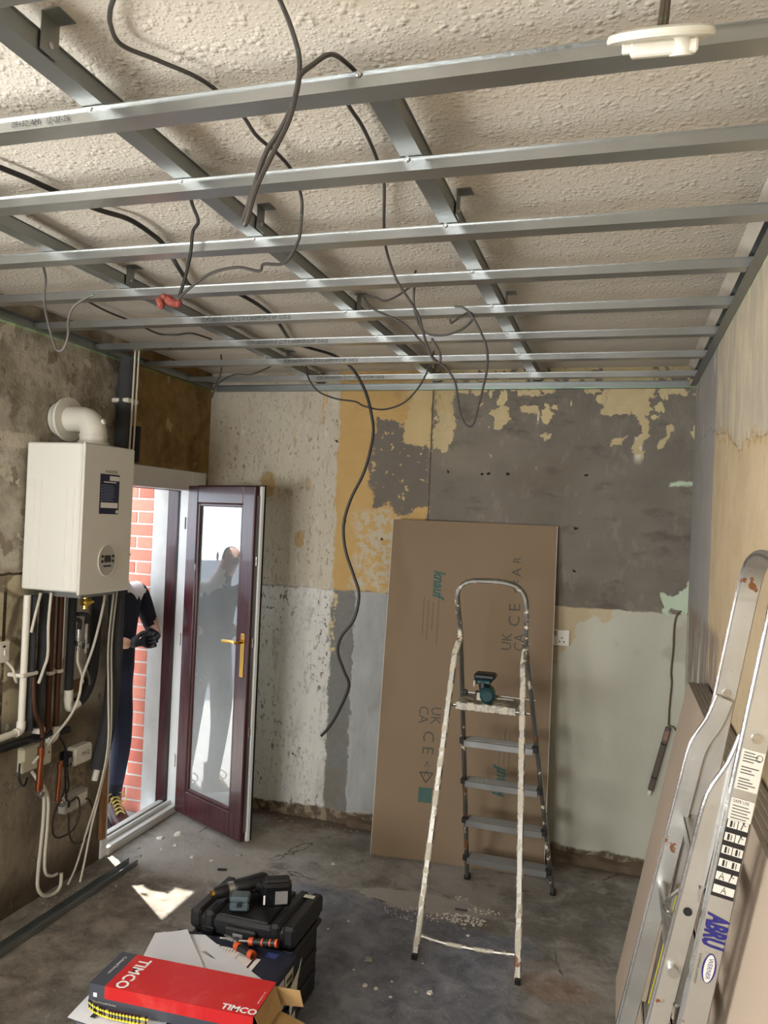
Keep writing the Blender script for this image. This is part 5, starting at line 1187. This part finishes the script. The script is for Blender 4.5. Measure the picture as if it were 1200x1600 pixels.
slab('front_side', 0, lv, -wv, -wv + .002, .002, hv * .45, DGR); slab('front_band', cap, lv * .72, -wv - .0004, -wv + .002, hv * .45, hv - .002, RED); slab('front_side', 0, cap, -wv, -wv + .002, hv * .45, hv - .002, DGR); slab('front_side', lv * .72, lv, -wv, -wv + .002, hv * .45, hv - .002, RED)
slab('lid_cap', 0, cap, -wv, 0, hv - .002, hv, DGR); top = slab('lid', cap, lv, -wv, 0, hv - .002, hv, RED)
tx, ty, tz = Mc.to_3x3().col[0].copy(), Mc.to_3x3().col[1].copy(), Mc.to_3x3().col[2].copy()
def cpt(x, y, z=hv): return Mc @ V3((x, y, z))
text('TIMCO', .052, cpt(cap + .042, -.018), -ty, tx, WHITE_INK, t, bold=.0012, sx=.92)
text('TIMCO', .034, cpt(lv - .105, -wv + .020), tx, ty, WHITE_INK, t, bold=.001)
text('Collated Screws', .014, cpt(.026, -.022), -ty, tx, WHITE_INK, t)
text('www.timco.co.uk', .008, cpt(lv - .012, -wv + .06), ty, -tx, WHITE_INK, t)
text('Collated Drywall Screws', .0085, cpt(.006, -wv - .0002, .016), tx, tz, WHITE_INK, t)
quad_on('print_square', cpt(.022, -wv - .0002, .036), tx, tz, .012, .012, WHITE_INK, t)
# end flaps of bare card
for nm, q in (('end_flap', [(lv, -.01, hv - .002), (lv, -wv + .01, hv - .004), (lv + .022, -wv + .02, .010), (lv + .03, -.03, .012)]), ('end_flap', [(lv, -.003, hv - .01), (lv, -.003, .003), (lv + .085, .012, .002), (lv + .07, .016, hv - .02)]), ('end_flap', [(lv, -.02, .003), (lv, -wv + .01, .003), (lv + .10, -wv + .03, -.02), (lv + .105, -.03, -.018)])):
    b = MB(Mc); n3 = (V3(q[1]) - V3(q[0])).cross(V3(q[2]) - V3(q[0])).normalized() * .0015
    b.add([V3(p) for p in q] + [V3(p) + n3 for p in q], [(0, 1, 2, 3), (4, 5, 6, 7), (0, 1, 5, 4), (1, 2, 6, 5), (2, 3, 7, 6), (3, 0, 4, 7)]).build(nm, CARD, t, smooth=0)
# collated screw strips: yellow plastic with a row of black screws
YEL = plain('yellow_strip_plastic', c(226, 214, 70), .45); SCB = plain('black_phosphate_screw', c(26, 25, 26), .4)
def strip_of(path, label):
    P = catmull(path, 6); t2 = thing('screw_strip', P[0], label, 'screw strip', 'strips of collated screws')
    MB().sweep([(-.002, 0), (.002, 0), (.002, .006), (-.002, .006)], [p + V3((0, 0, .018)) for p in P]).build('strip', YEL, t2, smooth=0)
    MB().sweep([(-.002, 0), (.002, 0), (.002, .005), (-.002, .005)], [p + V3((0, 0, .003)) for p in P]).build('strip', YEL, t2, smooth=0)
    L_ = 0; nxt = .008; first = None
    for a, b_ in zip(P, P[1:]):
        L_ += (b_ - a).length
        if L_ >= nxt:
            nxt += .0115
            if first is None: first = MB(Matrix.Translation(a)).lathe([(.0008, .0), (.0025, .006), (.0025, .022), (.0045, .026), (.0045, .028)], 7).build('screw', SCB, t2); fp_ = a.copy()
            else: place(bpy.data.objects.new('screw', first.data), WORLD[first.name] + (a - fp_), t2)
    return t2
strip_of([(.995, -2.283, ZB + .008), (1.03, -2.296, ZB + .008), (1.08, -2.302, ZB + .008), (1.14, -2.298, ZB + .008), (1.20, -2.292, ZB + .008)], 'yellow strip of black screws below the front of the red carton')

# pliers with orange-tipped black handles
ORG = plain('orange_grip', c(204, 86, 40), .5, var=.06); HB = plain('black_grip', c(26, 25, 27), .55)
t = thing('pliers', (1.25, -1.81, ZB), 'open pliers with black and orange handles lying on the blue box', 'pliers')
zz = ZB + .013; pv = V3((1.225, -1.812, zz))
MB().cyl(pv - V3((0, 0, .007)), pv + V3((0, 0, .008)), .011, 12).build('pivot', CHROME, t)
for q, (dx, dy) in enumerate(((-.055, .018), (-.06, -.004))):
    MB().sweep(rrect(.010, .012, .003), [pv, pv + V3((dx * .5, dy * .3 + .004, 0)), pv + V3((dx, dy, 0))], scale=[1.1, 1, .4]).build('jaw', CHROME, t)
for q, (p1, p2) in enumerate(((V3((1.268, -1.800, zz)), V3((1.372, -1.795, zz + .012))), (V3((1.238, -1.838, zz)), V3((1.322, -1.878, zz + .004))))):
    MB().sweep(rrect(.010, .010, .003), [pv, pv.lerp(p1, .6), p1]).build('shank', CHROME, t)
    hd = MB().tube([p1, p1.lerp(p2, .3), p1.lerp(p2, .7), p2], .0115, 12, 3, scale=None).build('handle', HB, t)
    for a, b_, r_ in (((0, .16, .0135), (.44, .50, .0125), (.72, .77, .0125), (.92, 1.0, .013)) if q == 0 else ((0, .22, .0135), (.80, 1.0, .0140))):
        MB().cyl(p1.lerp(p2, a), p1.lerp(p2, b_), r_, 12).build('grip_band', ORG, hd)

# conduit offcut hanging on the back wall and its cable
MB().tube(catmull([(2.735, -.008, 1.352), (2.716, -.008, 1.325), (2.707, -.008, 1.27), (2.706, -.008, 1.15), (2.700, -.008, 1.04), (2.705, -.008, .98), (2.699, -.008, .86), (2.698, -.008, .765)], 5), .0045, 8).build('wall_cable', plain('brown_wall_cable', c(92, 76, 56), .6), None, label='thin brown cable clipped down the pale right end of the back wall', cat='cable')
MB().tube(catmull([(2.699, -.010, .765), (2.72, -.012, .762), (2.745, -.012, .73), (2.752, -.012, .705)], 4), .0035, 8).build('wall_cable', plain('brown_wall_cable', c(92, 76, 56), .6), None, label='short brown cable end curling beside the hanging conduit', cat='cable')
cv0, cv1 = V3((2.697, -.016, .76)), V3((2.622, -.016, .43)); Mv = frame(cv0, cv1 - cv0, (0, -1, 0))
t = thing('conduit', cv1, 'dark brown conduit offcut hanging slanted on the pale back wall', 'conduit')
lq = (cv1 - cv0).length
MB(Mv).box((lq / 2, 0, 0), (lq, .020, .026), .003).build('trunk', plain('dark_brown_conduit', c(96, 84, 76), .6, var=.2), t)
for u in (.09, .27): MB(Mv).box((u, 0, 0), (.008, .022, .028), .001).build('band', BLACK_P, t)
MB(Mv).box((lq + .012, 0, 0), (.024, .014, .016), .003).build('end_plug', WHITE_P, t)
MB(Mv).box((.045, .0105, 0), (.05, .002, .022), .001).build('bare_face', plain('pinkish_wood', c(150, 120, 104), .7), t)
# grey steel offcut standing by the right end of the back wall
MB().bx(2.545, 2.60, -.66, -.27, .001, .004).build('steel_offcut', GALV_D, None, smooth=0, label='thin dark steel offcut lying on the floor near the board stack', cat='steel strip')

# ================================================================ DEBRIS
CHIP = plain('white_plaster_chip', c(214, 208, 196), .9, var=.12); CHIPG = plain('grey_plaster_chip', c(150, 144, 134), .9, var=.2)
random.seed(21)
def chip_mesh(b, x, y, s_):
    n = random.choice((4, 5, 6)); a0 = random.random() * 6.3; h = s_ * random.uniform(.25, .6)
    lo = [(x + s_ * random.uniform(.6, 1) * math.cos(a0 + 2 * math.pi * k / n), y + s_ * random.uniform(.6, 1) * math.sin(a0 + 2 * math.pi * k / n), .0004) for k in range(n)]
    hi = [(p[0] * .75 + x * .25 + random.uniform(-.1, .1) * s_, p[1] * .75 + y * .25, h * random.uniform(.6, 1)) for p in lo]
    b.add(lo + hi, [tuple(range(n)), tuple(range(n, 2 * n))] + [(k, (k + 1) % n, n + (k + 1) % n, n + k) for k in range(n)])
chips = [(1.53, -1.255, .024, 1), (1.615, -1.424, .012, 0), (1.681, -1.453, .010, 0), (1.571, -1.42, .014, 0), (1.762, -1.389, .009, 1), (1.813, -1.378, .017, 0), (1.10, -.51, .018, 0), (.414, -.713, .016, 0), (.521, -.709, .012, 0), (.138, -.575, .025, 0), (.20, -.50, .03, 0), (.26, -.62, .018, 0), (.10, -.72, .022, 1), (.16, -.80, .026, 1), (.22, -.69, .012, 0), (1.36, -1.007, .010, 0), (1.30, -1.10, .008, 0), (1.23, -1.22, .010, 0), (1.87, -.93, .012, 0), (1.845, -.88, .011, 1), (.62, -.60, .020, 1), (.70, -.66, .012, 1), (1.66, -1.36, .008, 0), (1.50, -1.34, .008, 0), (1.74, -1.20, .007, 0)]
groups = {0: 'white', 1: 'grey'}
def whereabouts(x, y):
    if x < .45: return 'by the door threshold'
    if x < .8: return 'under the open door leaf'
    if y > -.7: return 'below the hanging cable end'
    if x < 1.45: return 'beside the toolbox'
    if y > -1.0: return 'between the stepladder legs'
    return 'on the floor in front of the stepladder'
for x, y, s_, k in chips:
    b = MB(); chip_mesh(b, x, y, s_); w = whereabouts(x, y)
    b.build('plaster_chip', CHIPG if k else CHIP, None, smooth=0, label='small %s plaster chip lying %s' % (groups[k], w), cat='debris', group='%s plaster chips %s' % (groups[k], w))
b = MB()
def scatter(n, cx, cy, rx, ry, lo, hi):
    for _ in range(n):
        a = random.random() * 6.3; r = math.sqrt(random.random()); x, y = cx + rx * r * math.cos(a), cy + ry * r * math.sin(a)
        if (.90 < x < 1.47 and -2.4 < y < -1.47) or (.12 < x < .23 and y < -.86) or (1.2 < x < 2.16 and y > -.36) or (x > 2.44 and y < -.99) or x < .03 or x > 2.74 or y > -.03: continue
        chip_mesh(b, x, y, random.uniform(lo, hi))
scatter(150, 1.82, -.805, .115, .045, .003, .0075); scatter(40, 1.90, -.70, .08, .025, .003, .006); scatter(60, 1.60, -.84, .14, .06, .002, .006); scatter(14, 1.78, -.62, .03, .02, .004, .007)
b.build('rubble', CHIP, None, smooth=0, label='heap of crumbled white plaster rubble between the stepladder legs', cat='rubble', kind='stuff')
b = MB()
scatter(260, 1.55, -1.2, .55, .45, .0012, .0045); scatter(180, .5, -.8, .45, .45, .0015, .005); scatter(120, 1.6, -.5, 1.0, .35, .0012, .004); scatter(150, 2.0, -1.7, .55, .7, .0012, .004)
scatter(110, .14, -1.2, .13, .3, .002, .008); scatter(50, .75, -.07, .45, .05, .002, .009)
b.v = [V3((min(max(p.x, .03), 2.74), min(p.y, -.02), p.z)) for p in b.v]
b.build('grit', CHIPG, None, smooth=0, label='fine grit and plaster crumbs scattered over the whole floor', cat='grit', kind='stuff')
MB().tube([(1.775, -.735, .005), (1.83, -.73, .006)], .004, 6).build('nail', SCB, None, label='dark nail lying beside the rubble heap', cat='nail')
MB().box((.62, -.78, .004), (.045, .016, .006), .002, Euler((0, 0, .3)).to_matrix()).build('plastic_clip', BLACK_P, None, label='small black plastic clip on the floor under the open door', cat='clip')
